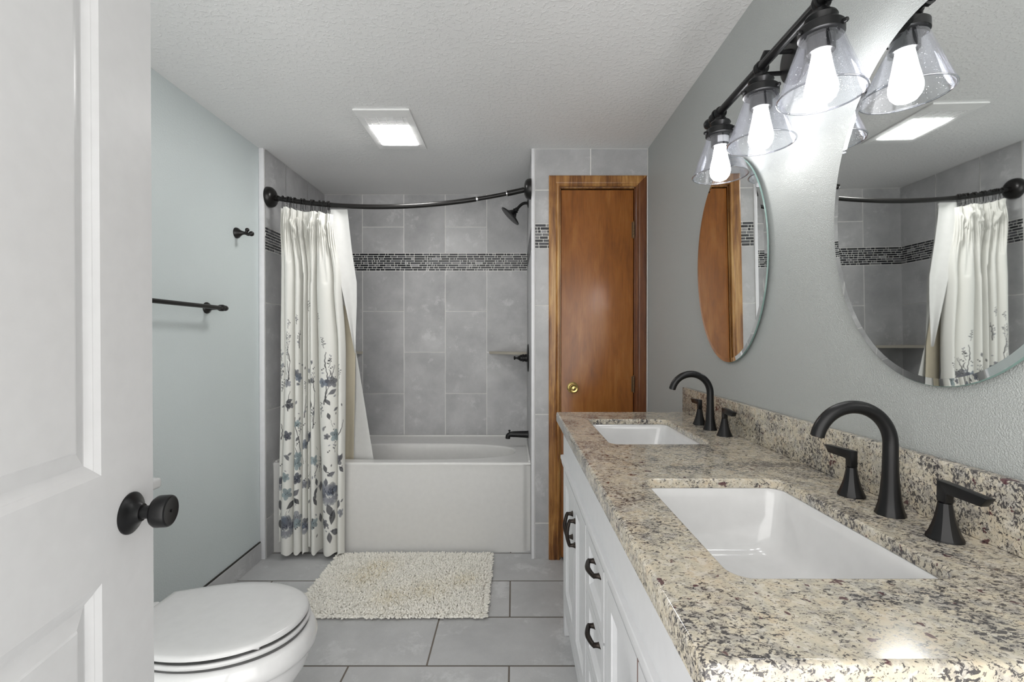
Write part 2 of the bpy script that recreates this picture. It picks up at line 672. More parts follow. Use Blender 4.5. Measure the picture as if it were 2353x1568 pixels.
mb = MB()
mb.box(AL - .127, YD, 0, AL, YB, ZC)
LA = [-1.254, -1.03] + [-.41, .205, .508]
LB = [-1.254, -.72, -.10, .508]
tile_wall(mb, lambda u, v_, d: (AL + .001 + d, u, H + v_),
          [(YD + .004, 2.86, LA, TOP_B), (2.86, 3.16, LB, TOP_A), (3.16, YB, LA, TOP_B)],
          (YD + .004, YB, *BAND), (YD, -1.254, YB, 1.078))
struct(mb.build('wall_alcove_left', TM, None, (AL, 3, 0)), 'grey tiled alcove wall with mosaic band beside the curtain', 'wall')

mb = MB()
mb.box(AR, YD + .004, 0, AR + .1, YB, ZC)
tile_wall(mb, lambda u, v_, d: (AR - .001 - d, u, H + v_),
          [(YD + .004, 2.83, LA, TOP_B), (2.83, 3.14, LB, TOP_A), (3.14, YB, LA, TOP_B)],
          (YD + .004, YB, *BAND), (YD + .002, -1.254, YB, 1.078))
struct(mb.build('wall_alcove_right', TM, None, (AR, 3, 0)), 'narrow grey tiled alcove wall carrying the shower fittings', 'wall')

# closet door wall ---------------------------------------------------
DX0, DX1, DZ = .262, .690, H + .859     # rough opening inside the casing
mb = MB()
mb.box(AR + .10, YD + .003, 0, DX0, YD + .10, ZC)
mb.box(AR, YD + .003, 0, AR + .10, YD + .004, ZC)
mb.box(DX0, YD + .003, DZ, DX1, YD + .10, ZC)
mb.box(DX1, YD + .003, 0, XR, YD + .10, ZC)
mb.box(DX0 - .02, YD + .10, 0, DX1 + .02, YD + .12, DZ + .03)  # unseen plate behind the opening, added to stop light leaking past the door
TR = AR + .017
tile_wall(mb, lambda u, v_, d: (u, YD + .002 - d, H + v_),
          [(TR, .203, [-1.254, -1.05, -.43, .19, .514], [.652, .843]), (.437, XR, [], [.918, 1.078])],
          (TR, .203, .514, .652), (TR, -1.254, .203, 1.078))
mb.add([(.203, YD + .001, H + .90), (XR, YD + .001, H + .90), (XR, YD + .001, ZC), (.203, YD + .001, ZC)], [(0, 1, 2, 3)], 0)
mb.add([(.752, YD + .001, 0), (XR, YD + .001, 0), (XR, YD + .001, H + .90), (.752, YD + .001, H + .90)], [(0, 1, 2, 3)], 0)
mb.add([(a, YD - .0005, H + b) for a, b in ((TR + .0023, .8453), (.2027, .8453), (.2027, .915), (.4347, .915), (.4347, 1.0757), (TR + .0023, 1.0757))], [(0, 1, 2, 3, 4, 5)], 1, False, (.3, .6, .1))
struct(mb.build('wall_closet', TM, None, (.4, YD, 0)), 'grey tiled wall around the wooden closet door', 'wall')

# white edge strips at both sides of the alcove
mb = MB()
mb.box(AR - .003, YD - .004, 0, TR, YD + .006, ZC, .003)
struct(mb.build('trim_1', M['trim_white']), 'white edge strip on the tiled corner by the closet door', 'trim')
mb = MB()
mb.box(XL, YD - .012, 0, AL + .003, YD + .004, ZC, .005)
struct(mb.build('trim_2', M['trim_white']), 'white edge strip between sage wall and alcove tiles', 'trim')

# tile baseboard on the left wall
mb = MB()
y = YD - .013
while y > YF:
    y0 = max(y - .61, YF)
    mb.box(XL, y0 + .0012, 0, XL + .011, y - .0012, .098, .001, 1, 0, (random.random(), random.random(), random.random()))
    y = y0
mb.box(XL, YF, .098, XL + .007, YD - .013, .104, 0, 1, 1)  # thin dark strip along the top edge of the baseboard
struct(mb.build('baseboard_left', [M['floor_tile'], M['dark_strip']], None, (XL, 1, 0)), 'grey tile baseboard along the sage left wall', 'baseboard')

# ------------------------------------------------------------------ closet door and casing
mb = MB()
Yc = YD - .016
x0, x1, zt = .200, .752, H + .922
wd = .062


def casing_leg(m, pts_outer, pts_inner, mat):
    # profile across the board: thin outer edge, rounded inner bead
    prof = [(0, .0), (0, .012), (.1, .015), (.62, .015), (.72, .0125), (.80, .016), (.94, .016), (1.0, .011), (1.0, 0)]
    rings_ = []
    for (o_, i_) in zip(pts_outer, pts_inner):
        o_, i_ = Vector(o_), Vector(i_)
        rings_.append([o_.lerp(i_, a) + Vector((0, -d, 0)) for a, d in prof])
    vs = [p for r_ in rings_ for p in r_]
    n = len(prof)
    fs = [(i, i + 1, n + i + 1, n + i) for i in range(n - 1)] + [tuple(range(n)), tuple(range(n, 2 * n))]
    m.add(vs, fs, mat, False)


yw = YD + .0
casing_leg(mb, [(x0, yw, 0), (x0, yw, zt)], [(x0 + wd, yw, 0), (x0 + wd, yw, zt - wd)], 0)
casing_leg(mb, [(x0, yw, zt), (x1, yw, zt)], [(x0 + wd, yw, zt - wd), (x1 - wd, yw, zt - wd)], 0)
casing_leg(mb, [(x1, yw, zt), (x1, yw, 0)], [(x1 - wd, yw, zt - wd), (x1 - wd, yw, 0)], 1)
# jamb
mb.box(DX0, YD, 0, DX0 + .006, YD + .09, DZ, 0, 1, 0)
mb.box(DX1 - .006, YD, 0, DX1, YD + .09, DZ, 0, 1, 1)
mb.box(DX0, YD, DZ - .006, DX1, YD + .09, DZ, 0, 1, 0)
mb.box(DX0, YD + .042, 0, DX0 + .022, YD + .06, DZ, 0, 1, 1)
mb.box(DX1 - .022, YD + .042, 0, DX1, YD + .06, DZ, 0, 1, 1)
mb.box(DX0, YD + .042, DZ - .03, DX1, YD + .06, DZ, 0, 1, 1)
struct(mb.build('trim_3', [M['wood_casing'], M['wood_casing_red']], None, (.47, YD, 0)), 'stained wood casing around the narrow closet door', 'door frame')

d2 = thing('door_2', 'narrow flush door of stained brown wood with a brass knob', 'door', ((DX0 + DX1) / 2, YD + .02, 0))
d2['kind'] = 'structure'
MB().box(DX0 + .0085, YD + .004, .006, DX1 - .009, YD + .039, DZ - .014, .002).build('door_panel', M['wood_door'], d2)
kx, kz = X(1318, 2.58), Zp(893, 2.58)
kn = MB().lathe([(.0, 0), (.0315, 0), (.0315, .004), (.027, .008), (.018, .010), (.0105, .012), (.0105, .026), (.014, .030), (.023, .036), (.0265, .045), (.0265, .052),
                 (.0245, .058), (.021, .060), (.0195, .057), (.012, .0555), (.005, .057), (.0, .058)], axis_mtx((kx, YD + .004, kz), (0, -1, 0)), 40).build('knob', M['brass'], d2)
kn['label'] = 'round brass knob'
for zz in (Zp(527, 2.6), Zp(884, 2.6), H - 1.05):
    hb = MB()
    hx = DX1 - .0075
    for k in range(5):
        hb.lathe([(.0, 0), (.0052, 0), (.0052, .0165), (0, .0165)], Matrix.Translation((hx, YD - .002, zz - .044 + k * .0178)), 14)
    hb.ball((hx, YD - .002, zz + .047), .0045, 0, 10)
    hb.ball((hx, YD - .002, zz - .047), .0045, 0, 10)
    hb.box(hx - .012, YD + .0015, zz - .044, hx + .004, YD + .0045, zz + .044)
    hb.build('hinge', M['hinge'], d2)

# ------------------------------------------------------------------ entrance door (open, at the left)
E = Vector((-.6412, .82, 0))
dd = Vector((.1668, -.986, 0)).normalized()      # from the free edge to the hinges
nn = Vector((.986, .1668, 0)).normalized()       # the face towards the room
DW, DH, DT = .71, 2.03, .035


def dP(s_, z_, d_=0.0):
    return E + dd * s_ + nn * d_ + Vector((0, 0, z_))


d1 = thing('door_1', 'white two-panel entrance door standing open at the left', 'door', dP(DW, 0.012, -DT / 2))
d1['kind'] = 'structure'
mb = MB()
panels = [(.13, .20, DW - .13, .886), (.13, 1.048, DW - .13, 1.90)]
prof = [(0, 0), (.009, -.0040), (.0105, -.0044), (.0205, -.0098), (.0228, -.0098), (.044, -.0040), (.0465, -.0012), (.049, -.0010)]
mb.holes([(0.0015, .012), (DW, .012), (DW, DH), (0.0015, DH)], [[(a, b), (c, b), (c, d), (a, d)] for a, b, c, d in panels], lambda a, b: dP(a, b))
for (a, b, c, d) in panels:
    rg = []
    for t_, de in prof:
        rg.append([dP(a + t_, b + t_, de), dP(c - t_, b + t_, de), dP(c - t_, d - t_, de), dP(a + t_, d - t_, de)])
    mb.rings(rg, 0, False, cap1=True)
mb.add([dP(0, .012, -.0015), dP(0, DH, -.0015), dP(0.0015, DH, 0), dP(0.0015, .012, 0)], [(0, 1, 2, 3)])
bx = [dP(0, .012, -.0015), dP(DW, .012, 0), dP(DW, DH, 0), dP(0, DH, -.0015), dP(0, .012, -DT), dP(DW, .012, -DT), dP(DW, DH, -DT), dP(0, DH, -DT)]
mb.add(bx, [(4, 5, 6, 7), (0, 3, 7, 4), (1, 2, 6, 5), (3, 2, 6, 7), (0, 1, 5, 4)])
mb.build('door_slab', M['white_paint'], d1)
kb = MB()
kz = 0.967
km = axis_mtx(dP(.063, kz), nn)
kb.lathe([(0, 0), (.0335, 0), (.0335, .0022), (.0310, .0045), (.0255, .007), (.0205, .0105), (.0165, .0145), (.0140, .0180), (.0, .0180)], km, 48)
ros = kb.build('knob_rosette', M['black'], d1)
ros['label'] = 'black round rosette behind the door knob'
kb = MB()
kb.lathe([(0, .017), (.0105, .017), (.0105, .032), (.0155, .0335), (.0225, .0362), (.0255, .0405), (.0259, .044), (.0259, .0565), (.0246, .0595), (.0222, .0608), (.0212, .0605), (.0, .0608)], km, 48)
kb.lathe([(0, .0612), (.0022, .0612), (.0022, .0618), (0, .0618)], km, 10, 0)
kb.build('knob', M['black'], d1)['label'] = 'round black door knob'
lb = MB()
lb.box(-.0125, -.028, -.0006, .0125, .028, .0008, 0, 1, 0, (1, 1, 1), axis_mtx(dP(0, kz, -DT / 2), -dd))
lb.build('latch_plate', M['rubbed'], d1)

# ------------------------------------------------------------------ bathtub
tubR = thing('bathtub', 'white alcove bathtub with a straight front apron', 'bathtub', ((AL + AR) / 2, 3.07, 0))
TX0, TX1, TY0, TY1, TZ = AL + .004, AR - .004, YT, YB - .004, .527
cx, cy = (TX0 + TX1) / 2 - .02, 2.985


def sup(ax, ay, e, n=96, ox=0., oy=0.):
    p = []
    for i in range(n):
        a = 2 * PI * i / n
        c_, s_ = math.cos(a), math.sin(a)
        p.append((cx + ox + ax * math.copysign(abs(c_) ** (2 / e), c_), cy + oy + ay * math.copysign(abs(s_) ** (2 / e), s_)))
    return p


N = 96
outer = rrect(TX0, TY0 + .012, TX1, TY1, .006, 23)
# start the outer outline at the same angle as the basin outline
ang = lambda p: math.atan2(p[1] - cy, p[0] - cx) % (2 * PI)
outer = sorted(outer, key=ang)
mb = MB()
A0, B0 = .680, .205
rims = [[(x_, y_, TZ) for x_, y_ in sup(A0 + .012, B0 + .012, 2.6)]]
for k in range(1, 5):
    a = k / 4 * PI / 2
    q = .012 * (1 - math.sin(a))
    rims.append([(x_, y_, TZ - .012 * (1 - math.cos(a))) for x_, y_ in sup(A0 + q, B0 + q, 2.6)])
for q, zz, e in ((.012, .44, 2.7), (.03, .34, 2.8), (.055, .24, 2.9), (.08, .18, 3.0), (.12, .15, 3.0), (.19, .145, 3.0)):
    rims.append([(x_, y_, zz) for x_, y_ in sup(A0 - q * 1.5, B0 - q * .8, e)])
mb.rings(rims, 0, True, cap1=True)
mb.holes(outer, [sup(A0 + .012, B0 + .012, 2.6)], lambda a, b: (a, b, TZ))
# front lip, rounded, and the apron with soft returns at both ends
lip = [(TY0 + .012, TZ), (TY0 + .007, TZ - .0006), (TY0 + .003, TZ - .003), (TY0 + .0008, TZ - .0065), (TY0, TZ - .011), (TY0 + .0015, TZ - .020), (TY0 + .003, TZ - .05), (TY0 + .003, .012), (TY0 + .004, 0)]
xs = [(TX0, .0), (TX0 + .03, 0), (TX1 - .050, 0), (TX1 - .042, .0015), (TX1 - .034, .006), (TX1 - .026, .013), (TX1 - .016, .017), (TX1, .018)]
rg = []
for yy, zz in lip:
    rg.append([(x_, yy + (dy if zz < TZ - .018 else 0), zz) for x_, dy in xs])
mb.rings(rg, 0, True, closed=False)
# hidden sides down to the floor
mb.box(TX0, TY0 + .03, 0, TX0 + .01, TY1, TZ - .02)
mb.box(TX1 - .01, TY0 + .03, 0, TX1, TY1, TZ - .02)
mb.build('tub_body', M['tub'], tubR, sharp=50)
# sloped tile-in flange at the back and sides
fb = MB()
fb.box(TX0, TY1 - .018, TZ - .002, TX1, TY1, TZ + .010, .004)
fb.box(TX0, TY0 + .02, TZ - .002, TX0 + .012, TY1 - .018, TZ + .008, .003)
fb.box(TX1 - .012, TY0 + .02, TZ - .002, TX1, TY1 - .018, TZ + .008, .003)
fb.build('tub_flange', M['tub'], tubR)
MB().lathe([(0, 0), (.035, 0), (.035, .004), (.03, .007), (.012, .008), (.012, .014), (0, .015)], Matrix.Translation((TX1 - .28, cy, .145)), 24).build('drain', M['bronze'], tubR)
MB().lathe([(0, 0), (.034, 0), (.033, .006), (.02, .009), (0, .009)], axis_mtx((cx + A0 - .026, cy, .40), (-1, 0, .12)), 24).build('overflow_plate', M['bronze'], tubR)

# ------------------------------------------------------------------ shower fittings on the right alcove wall
YS = 3.09
xw = AR - .0035
sp = thing('tub_spout', 'black tub spout with diverter knob low on the alcove wall', 'tub spout', (xw, YS, Zp(1001, YS)))
zs = Zp(999, YS)
mb = MB()
pth = [(xw, YS, zs), (xw - .01, YS, zs), (xw - .06, YS, zs + .001), (xw - .105, YS, zs + .001), (xw - .127, YS, zs - .002), (xw - .137, YS, zs - .011), (xw - .139, YS, zs - .028)]
mb.tube(catmull(pth, 5), [.026 - .010 * min(1, i / 22) for i in range(31)], 24)
mb.build('spout_body', M['black'], sp)
MB().lathe([(0, 0), (.004, 0), (.004, .010), (.008, .012), (.008, .017), (.005, .020), (0, .021)], Matrix.Translation((xw - .128, YS, zs + .010)), 16).build('diverter_knob', M['black'], sp)

zv = Zp(823, YS)
vl = thing('shower_valve', 'black round shower valve plate with a small turned handle', 'shower valve', (xw, YS, zv))
MB().lathe([(0, 0), (.093, 0), (.093, .003), (.088, .008), (.06, .011), (.0, .012)], axis_mtx((xw, YS, zv), (-1, 0, 0)), 48).build('valve_plate', M['black'], vl)
MB().lathe([(0, .010), (.026, .010), (.026, .022), (.023, .024), (.023, .032), (.026, .034), (.026, .040), (.022, .043), (.022, .054), (.019, .057), (.016, .062), (.012, .068), (.007, .078), (.007, .086), (.012, .090), (.013, .095), (.009, .099), (0, .100)],
           axis_mtx((xw, YS, zv), (-1, 0, 0)), 28).build('valve_handle', M['black'], vl)

zh = Zp(468, YS)
sh = thing('overhead_shower', 'black shower head on a bent arm under the curtain rod end', 'shower head', (xw, YS, zh))
MB().lathe([(0, 0), (.031, 0), (.030, .003), (.022, .008), (.013, .010), (0, .010)], axis_mtx((xw, YS, zh), (-1, 0, 0)), 32).build('flange', M['black'], sh)
pth = catmull([(xw - .002, YS, zh), (xw - .025, YS, zh + .001), (xw - .045, YS, zh - .007), (xw - .062, YS, zh - .022), (xw - .078, YS, zh - .040)], 6)
MB().tube(pth, .0095, 20).build('shower_arm', M['black'], sh)
ax = Vector((-.70, 0, -.72)).normalized()
b0 = Vector((xw - .074, YS, zh - .036))
MB().lathe([(0, 0), (.012, 0), (.014, .004), (.014, .014), (.019, .016), (.019, .022), (.016, .026), (.020, .030), (.027, .040), (.036, .050), (.052, .058), (.072, .064), (.078, .068), (.078, .073), (.072, .075), (.03, .073), (0, .073)],
           axis_mtx(b0, ax), 40).build('spray_head', M['black'], sh)

# corner shelves -------------------------------------------------------
def corner_shelf(xc, sx, label):
    mb = MB()
    z0, z1 = H - .112, H - .094
    L1, L2 = .282, .285
    yb = YB - .0036
    p = [(xc, yb), (xc + sx * L1, yb)]
    p2 = [(xc + sx * (L1 - .012), yb - .014), (xc + sx * .014, yb - L2 + .012), (xc, yb - L2)]
    pts = p + p2
    vs = [(a, b, z0) for a, b in pts] + [(a, b, z1) for a, b in pts]
    n = len(pts)
    mb.add(vs, [tuple(range(n)), tuple(range(n, 2 * n))] + [(i, (i + 1) % n, n + (i + 1) % n, n + i) for i in range(n)])
    o = mb.build('corner_shelf', M['shelf'])
    return tag(o, label, 'shelf')


corner_shelf(AR - .0038, -1, 'beige stone corner shelf above the tub spout')
corner_shelf(AL + .0038, 1, 'beige stone corner shelf half hidden by the shower curtain')

# ------------------------------------------------------------------ shower rod, rings, curtain
def rodP(t_):
    return Vector((-1.395 + 1.482 * t_, 2.66 - .02 * t_ - .035 * 4 * t_ * (1 - t_), H + .815 + .042 * t_ - .087 * 4 * t_ * (1 - t_)))


def rod_t(x_):
    return (x_ + 1.395) / 1.482


rod = thing('shower_rod', 'curved dark bronze shower curtain rod across the alcove', 'curtain rod', rodP(.5))
MB().tube([rodP(k / 60 * .80) for k in range(61)], .0135, 20).build('rod_tube', M['bronze'], rod)
MB().tube([rodP(.79 + .19 * k / 20) for k in range(21)], .0115, 20).build('inner_tube', M['bronze'], rod)
MB().tube([rodP(.917 + .065 * k / 10) for k in range(11)], .0155, 20).build('end_sleeve', M['bronze'], rod)
cl = MB().tube([rodP(.798 + .006 * k) for k in range(2)], .0150, 20).build('collar', M['chrome'], rod)
cl['label'] = 'pale plastic collar'
MB().tube([rodP(.912 + .004 * k) for k in range(2)], .0160, 20).build('collar', M['chrome'], rod)
fpr = [(0, 0), (.058, 0), (.058, .010), (.055, .022), (.046, .032), (.030, .038), (.0, .040)]
MB().lathe(fpr, axis_mtx((AL + .004, 2.66, H + .815), (1, 0, 0)), 40).build('wall_flange', M['bronze'], rod)
MB().lathe(fpr, axis_mtx((AR - .004, 2.645, H + .857), (-1, 0, 0)), 40).build('wall_flange', M['bronze'], rod)
MB().tube([rodP(-.005), rodP(.03)], .017, 20).build('end_socket', M['bronze'], rod)
MB().tube([rodP(.978), rodP(.992)], .010, 16).build('end_socket', M['bronze'], rod)

# lobes of the curtain: photo x of each fold's two edges at four heights
HEI = [485, 640, 800, 1268]
LOBES = [  # (edges at the four heights), front depth offset
    (((643, 654), (644, 657), (641, 658), (635, 645)), .020),
    (((654, 669), (657, 681), (658, 679), (644, 672)), -.020),
    (((669, 684), (681, 695), (679, 694), (672, 692)), -.008),
    (((684, 695), (700, 707), (698, 706), (692, 704)), .000),
    (((695, 712), (707, 716), (707, 715), (705, 713)), .012),
    (((712, 733), (716, 728), (715, 729), (714, 730)), -.012),
    (((733, 752), (729, 767), (732, 776), (741, 774)), -.022),
    (((752, 768), (768, 787), (778, 794), (774, 789)), -.012),
]
NR = 560
DC = 2.635
zb = .030
TOPPX = 480


def lobe_row(py):
    k = 0
    while k < 2 and py > HEI[k + 1]:
        k += 1
    t_ = min(1, max(0, (py - HEI[k]) / (HEI[k + 1] - HEI[k])))
    t_ = t_ * t_ * (3 - 2 * t_)
    out = []
    for ed, off in LOBES:
        a = ed[k][0] * (1 - t_) + ed[k + 1][0] * t_
        b = ed[k][1] * (1 - t_) + ed[k + 1][1] * t_
        out.append((X(a, DC), X(b, DC), off))
    return out


def row_path(py):
    """knots of the cloth seen from above, (x, y) in metres"""
    f = (py - TOPPX) / (1270 - TOPPX)
    amp = .011 + .020 * min(1, f / .22)
    L = lobe_row(py)
    kn = [(L[0][0] - .002, DC + .02)]
    for i, (a, b, off) in enumerate(L):
        m_ = (a + b) / 2
        wv_ = .0022 * math.sin(3.0 * i + py * .011)
        kn.append((a + .001, DC + off * .6 + .004))
        kn.append((m_ - (b - a) * .22, DC + off - amp * .85))
        kn.append((m_ + (b - a) * .22 + wv_, DC + off - amp * .9))
        kn.append((b - .001, DC + off * .6 + .004))
        if i < len(L) - 1:
            kn.append(((b + L[i + 1][0]) / 2, DC + .014 + amp * 1.25))
    kn.append((L[-1][1] - .010, DC + .028))
    return [(x_, y_ + f * .012, 0) for x_, y_ in kn]


NSEG = 22
rowsP = []
pys = np.concatenate([np.linspace(TOPPX, 690, 100)[:-1], np.linspace(690, 1268, 600)])
for py in pys:
    pp = catmull(row_path(py), NSEG)
    rowsP.append([(p.x, p.y) for p in pp])
rowsP = np.array(rowsP)                     # rows x cols x 2
nr, nc = rowsP.shape[:2]
f_ = (pys - TOPPX) / (1268 - TOPPX)
zrow_bot = zb
topz = np.array([rodP(max(0.02, rod_t(x_))).z - .047 for x_ in rowsP[0, :, 0]])
# the heading dips between the rings
topz -= .008 * np.abs(np.sin(np.arange(nc) / nc * PI * 10))
bot = zb + .010 * np.sin(np.arange(nc) * .13) * .6
bot[: nc // 9] += .055                      # the recessed strip at the left hangs shorter
bot[int(nc * .49):int(nc * .59)] += .03
zz = topz[None, :] * (1 - f_[:, None]) + bot[None, :] * f_[:, None]
# soft creases just below the heading
cre = np.exp(-((f_ - .07) / .05) ** 2)[:, None] * .008 * np.sin(np.arange(nc) * .55 + 9 * f_[:, None] * 4)[:, :]
P3 = np.dstack([rowsP[:, :, 0], rowsP[:, :, 1] + cre, zz])
# pinched creases fanning down from the hooks (photo x, y of both ends, width, height)
for (ax_, ay_, bx_, by_, w_, h_) in [(662, 492, 680, 532, 3.2, .011), (684, 500, 680, 545, 2.6, .012), (668, 510, 682, 528, 3.0, .010), (676, 530, 688, 590, 3.6, -.012), (700, 500, 712, 520, 3.0, .010), (716, 498, 704, 540, 3.0, .011),
                                     (722, 505, 735, 500, 2.6, .009), (736, 492, 720, 520, 3.0, .010), (738, 496, 750, 528, 3.0, .010), (756, 500, 747, 530, 2.8, .011), (747, 520, 760, 560, 3.4, .009), (655, 488, 664, 600, 4.5, -.010),
                                     (708, 560, 712, 640, 4, -.008), (735, 540, 748, 640, 5, -.008), (690, 530, 699, 620, 4, .007)]:
    dx_, dy_ = bx_ - ax_, by_ - ay_
    L2_ = dx_ * dx_ + dy_ * dy_
    pxg = P3[:, :, 0] / P3[:, :, 1] * F + VX
    pyg = np.repeat(pys[:, None], nc, 1)
    tt_ = np.clip(((pxg - ax_) * dx_ + (pyg - ay_) * dy_) / L2_, 0, 1)
    d2_ = (pxg - ax_ - tt_ * dx_) ** 2 + (pyg - ay_ - tt_ * dy_) ** 2
    P3[:, :, 1] -= h_ * np.exp(-d2_ / w_ ** 2)
# cloth coordinates: running width along the hem and height
seg = np.linalg.norm(np.diff(rowsP[int(nr * .7)], axis=0), axis=1)
U = np.concatenate([[0], np.cumsum(seg)])
Ug = np.repeat(U[None, :], nr, 0)
Vg = zz
Ycol = rowsP[:, :, 1]
CR = np.array((.77, .765, .725))
col = np.repeat(np.repeat(CR[None, None, :], nr, 0), nc, 1)


def locate(px, py):
    """cloth (u, height) of the front-most cloth at a photo pixel"""
    r = int(np.argmin(np.abs(pys - py)))
    xs_ = rowsP[r, :, 0]
    px_ = xs_ / rowsP[r, :, 1] * F + VX
    cand = np.where(np.abs(px_ - px) < 2.2)[0]
    if len(cand) == 0:
        cand = np.array([int(np.argmin(np.abs(px_ - px)))])
    j = cand[int(np.argmin(rowsP[r, cand, 1]))]
    return U[j], Zp(py, rowsP[r, j, 1])


def dab(u0, v0, lu, lv, ang, c, a=.9, tip=0.0):
    """one brush dab on the cloth: an ellipse (pointed when tip > 0)"""
    e = max(lu, lv) * 1.1 + .003
    j0, j1 = np.searchsorted(U, u0 - e), np.searchsorted(U, u0 + e)
    if j1 - j0 < 1:
        return
    vm = Vg[:, min((j0 + j1) // 2, nc - 1)]
    rows_ = np.where(np.abs(vm - v0) < e + .02)[0]
    if len(rows_) == 0:
        return
    r0, r1 = rows_[0], rows_[-1] + 1
    du, dv = U[None, j0:j1] - u0, Vg[r0:r1, j0:j1] - v0
    c_, s_ = math.cos(ang), math.sin(ang)
    p = (du * c_ + dv * s_) / lu
    q = (-du * s_ + dv * c_) / lv
    wid = np.maximum(1 - tip * np.clip(np.abs(p), 0, 1) ** 1.6, .12)
    d = np.sqrt(p * p + (q / wid) ** 2)
    soft = max(.12, .0011 / min(lu, lv))
    m = np.clip((1 + soft * .5 - d) / soft, 0, 1) * a
    col[r0:r1, j0:j1] = col[r0:r1, j0:j1] * (1 - m[..., None]) + np.array(c)[None, None, :] * m[..., None]


DKG, MDG, LTG = (.035, .036, .042), (.10, .103, .12), (.23, .24, .27)
TEAL, SLATE, NAVY = (.22, .28, .30), (.13, .155, .20), (.035, .042, .07)


def tone(c, lo=.8, hi=1.35):
    k = random.uniform(lo, hi)
    return tuple(min(.8, q * k) for q in c)


def leaf(u0, v0, l, ang, c=DKG, a=.9):
    uc, vc = u0 + math.cos(ang) * l / 2, v0 + math.sin(ang) * l / 2
    dab(uc, vc, l / 2, l * .24, ang, c, a, .75)
    if l > .035:
        dab(uc, vc, l * .42, .0009, ang, tone(LTG), .5)


def stem(p, q, wdt=.0022, c=(.035, .035, .04), bend=.012):
    n = max(6, int((Vector(p) - Vector(q)).length / .0022))
    for i in range(n + 1):
        t_ = i / n
        b = bend * math.sin(PI * t_) + .0012 * math.sin(t_ * 19 + p[0] * 90)
        w_ = wdt * (1.25 - .55 * t_)
        dab(p[0] * (1 - t_) + q[0] * t_ + b, p[1] * (1 - t_) + q[1] * t_, w_, w_, 0, c, .75)


def flower(u0, v0, r, c, a=.85, n=5, rot=0.):
    for k in range(n):
        an = rot + 2 * PI * k / n + random.uniform(-.2, .2)
        rr = r * random.uniform(.85, 1.12)
        dab(u0 + math.cos(an) * rr * .55, v0 + math.sin(an) * rr * .55, rr * .5, rr * .37, an, tone(c), a)
        dab(u0 + math.cos(an) * rr * .35, v0 + math.sin(an) * rr * .35, rr * .3, rr * .05, an, tone(c, .4, .7), .6)
    for k in range(4):
        dab(u0 + random.uniform(-.2, .2) * r, v0 + random.uniform(-.2, .2) * r, r * .06, r * .06, 0, DKG, .8)


def peony(u0, v0, r):
    for k in range(9):                      # outer petals below
        an = PI + PI * (k + .5) / 9
        dab(u0 + math.cos(an) * r * .55, v0 - .1 * r + math.sin(an) * r * .5, r * .36, r * .2, an, tone((.26, .27, .30), .8, 1.2), .7)
    for k in range(16):                     # cupped petals above
        an = -.35 + (PI + .7) * random.random()
        q = r * random.uniform(.3, .7)
        dab(u0 + math.cos(an) * q * 1.05, v0 + math.sin(an) * q * .8, r * .42, r * .24, an + random.uniform(-.4, .4), tone(random.choice([MDG, SLATE, (.18, .19, .22)]), .9, 1.5), .6)
    for k in range(14):
        dab(u0 + random.uniform(-.4, .4) * r, v0 + random.uniform(-.2, .3) * r, r * .09, r * .03, 1.57 + random.uniform(-.6, .6), NAVY, .85)
    for k in range(7):
        an = PI * 1.1 + random.random() * PI * .8
        q = r * random.uniform(.2, .5)
        dab(u0 + math.cos(an) * q, v0 + math.sin(an) * q * .8, r * random.uniform(.07, .16), r * .03, an + PI / 2 + random.uniform(-.5, .5), (.70, .70, .68), .75)


def sprig(px, py, size=.05, dens=7):
    u0, v0 = locate(px, py)
    lean = random.uniform(-.35, .35)
    q = (u0 + lean * size, v0 + size * 1.7)
    stem((u0, v0), q, .0013, bend=random.uniform(-.004, .004))
    for k in range(dens):
        t_ = .2 + .8 * (k + random.random()) / dens
        uu, vv = u0 * (1 - t_) + q[0] * t_, v0 * (1 - t_) + q[1] * t_
        an = (.7 if k % 2 else 2.4) + random.uniform(-.4, .4)
        c = random.choice([DKG, MDG, MDG, LTG])
        if random.random() < .6:
            leaf(uu, vv, size * random.uniform(.25, .42) * (1.2 - .5 * t_), an, c, .85)
        else:
            l = size * random.uniform(.2, .35)
            stem((uu, vv), (uu + math.cos(an) * l, vv + math.sin(an) * l), .0010, bend=0)
            dab(uu + math.cos(an) * l, vv + math.sin(an) * l, .0034, .0034, 0, c, .9)


# main branches, drawn through photo points
BR = [[(663, 880), (668, 830), (660, 780), (657, 765)], [(672, 884), (690, 800), (692, 760)], [(705, 745), (708, 705), (712, 690)],
      [(745, 925), (752, 880), (762, 860), (758, 850)], [(752, 880), (748, 845), (750, 810)], [(762, 870), (772, 840), (778, 828)],
      [(720, 985), (725, 900), (722, 880), (718, 865)], [(700, 960), (705, 910)], [(675, 960), (688, 1010), (690, 1060)], [(666, 870), (662, 830)],
      [(690, 1080), (676, 1030)], [(745, 1020), (790, 960)], [(762, 1110), (778, 1060)], [(775, 1000), (790, 965)], [(648, 1010), (645, 975)],
      [(690, 1140), (706, 1160)], [(678, 1236), (692, 1262)], [(700, 985), (706, 950)], [(742, 930), (756, 890)], [(662, 945), (668, 900)], [(724, 1090), (732, 1068)]]
for b in BR:
    q = [locate(*p_) for p_ in b]
    for k in range(len(q) - 1):
        if abs(q[k][0] - q[k + 1][0]) < .10:
            stem(q[k], q[k + 1], .0024, bend=random.uniform(-.006, .006))
for (a, b, s_) in [(664, 755, .026), (684, 745, .03), (709, 715, .035), (731, 740, .03), (742, 800, .035), (757, 845, .04), (775, 862, .035), (664, 800, .05), (688, 795, .04), (663, 825, .035),
                   (722, 890, .05), (704, 900, .03), (780, 870, .03), (648, 900, .04), (716, 970, .05), (736, 960, .05), (646, 830, .04), (645, 870, .04), (770, 1040, .05), (735, 1085, .05), (690, 1000, .04)]:
    sprig(a, b, s_)
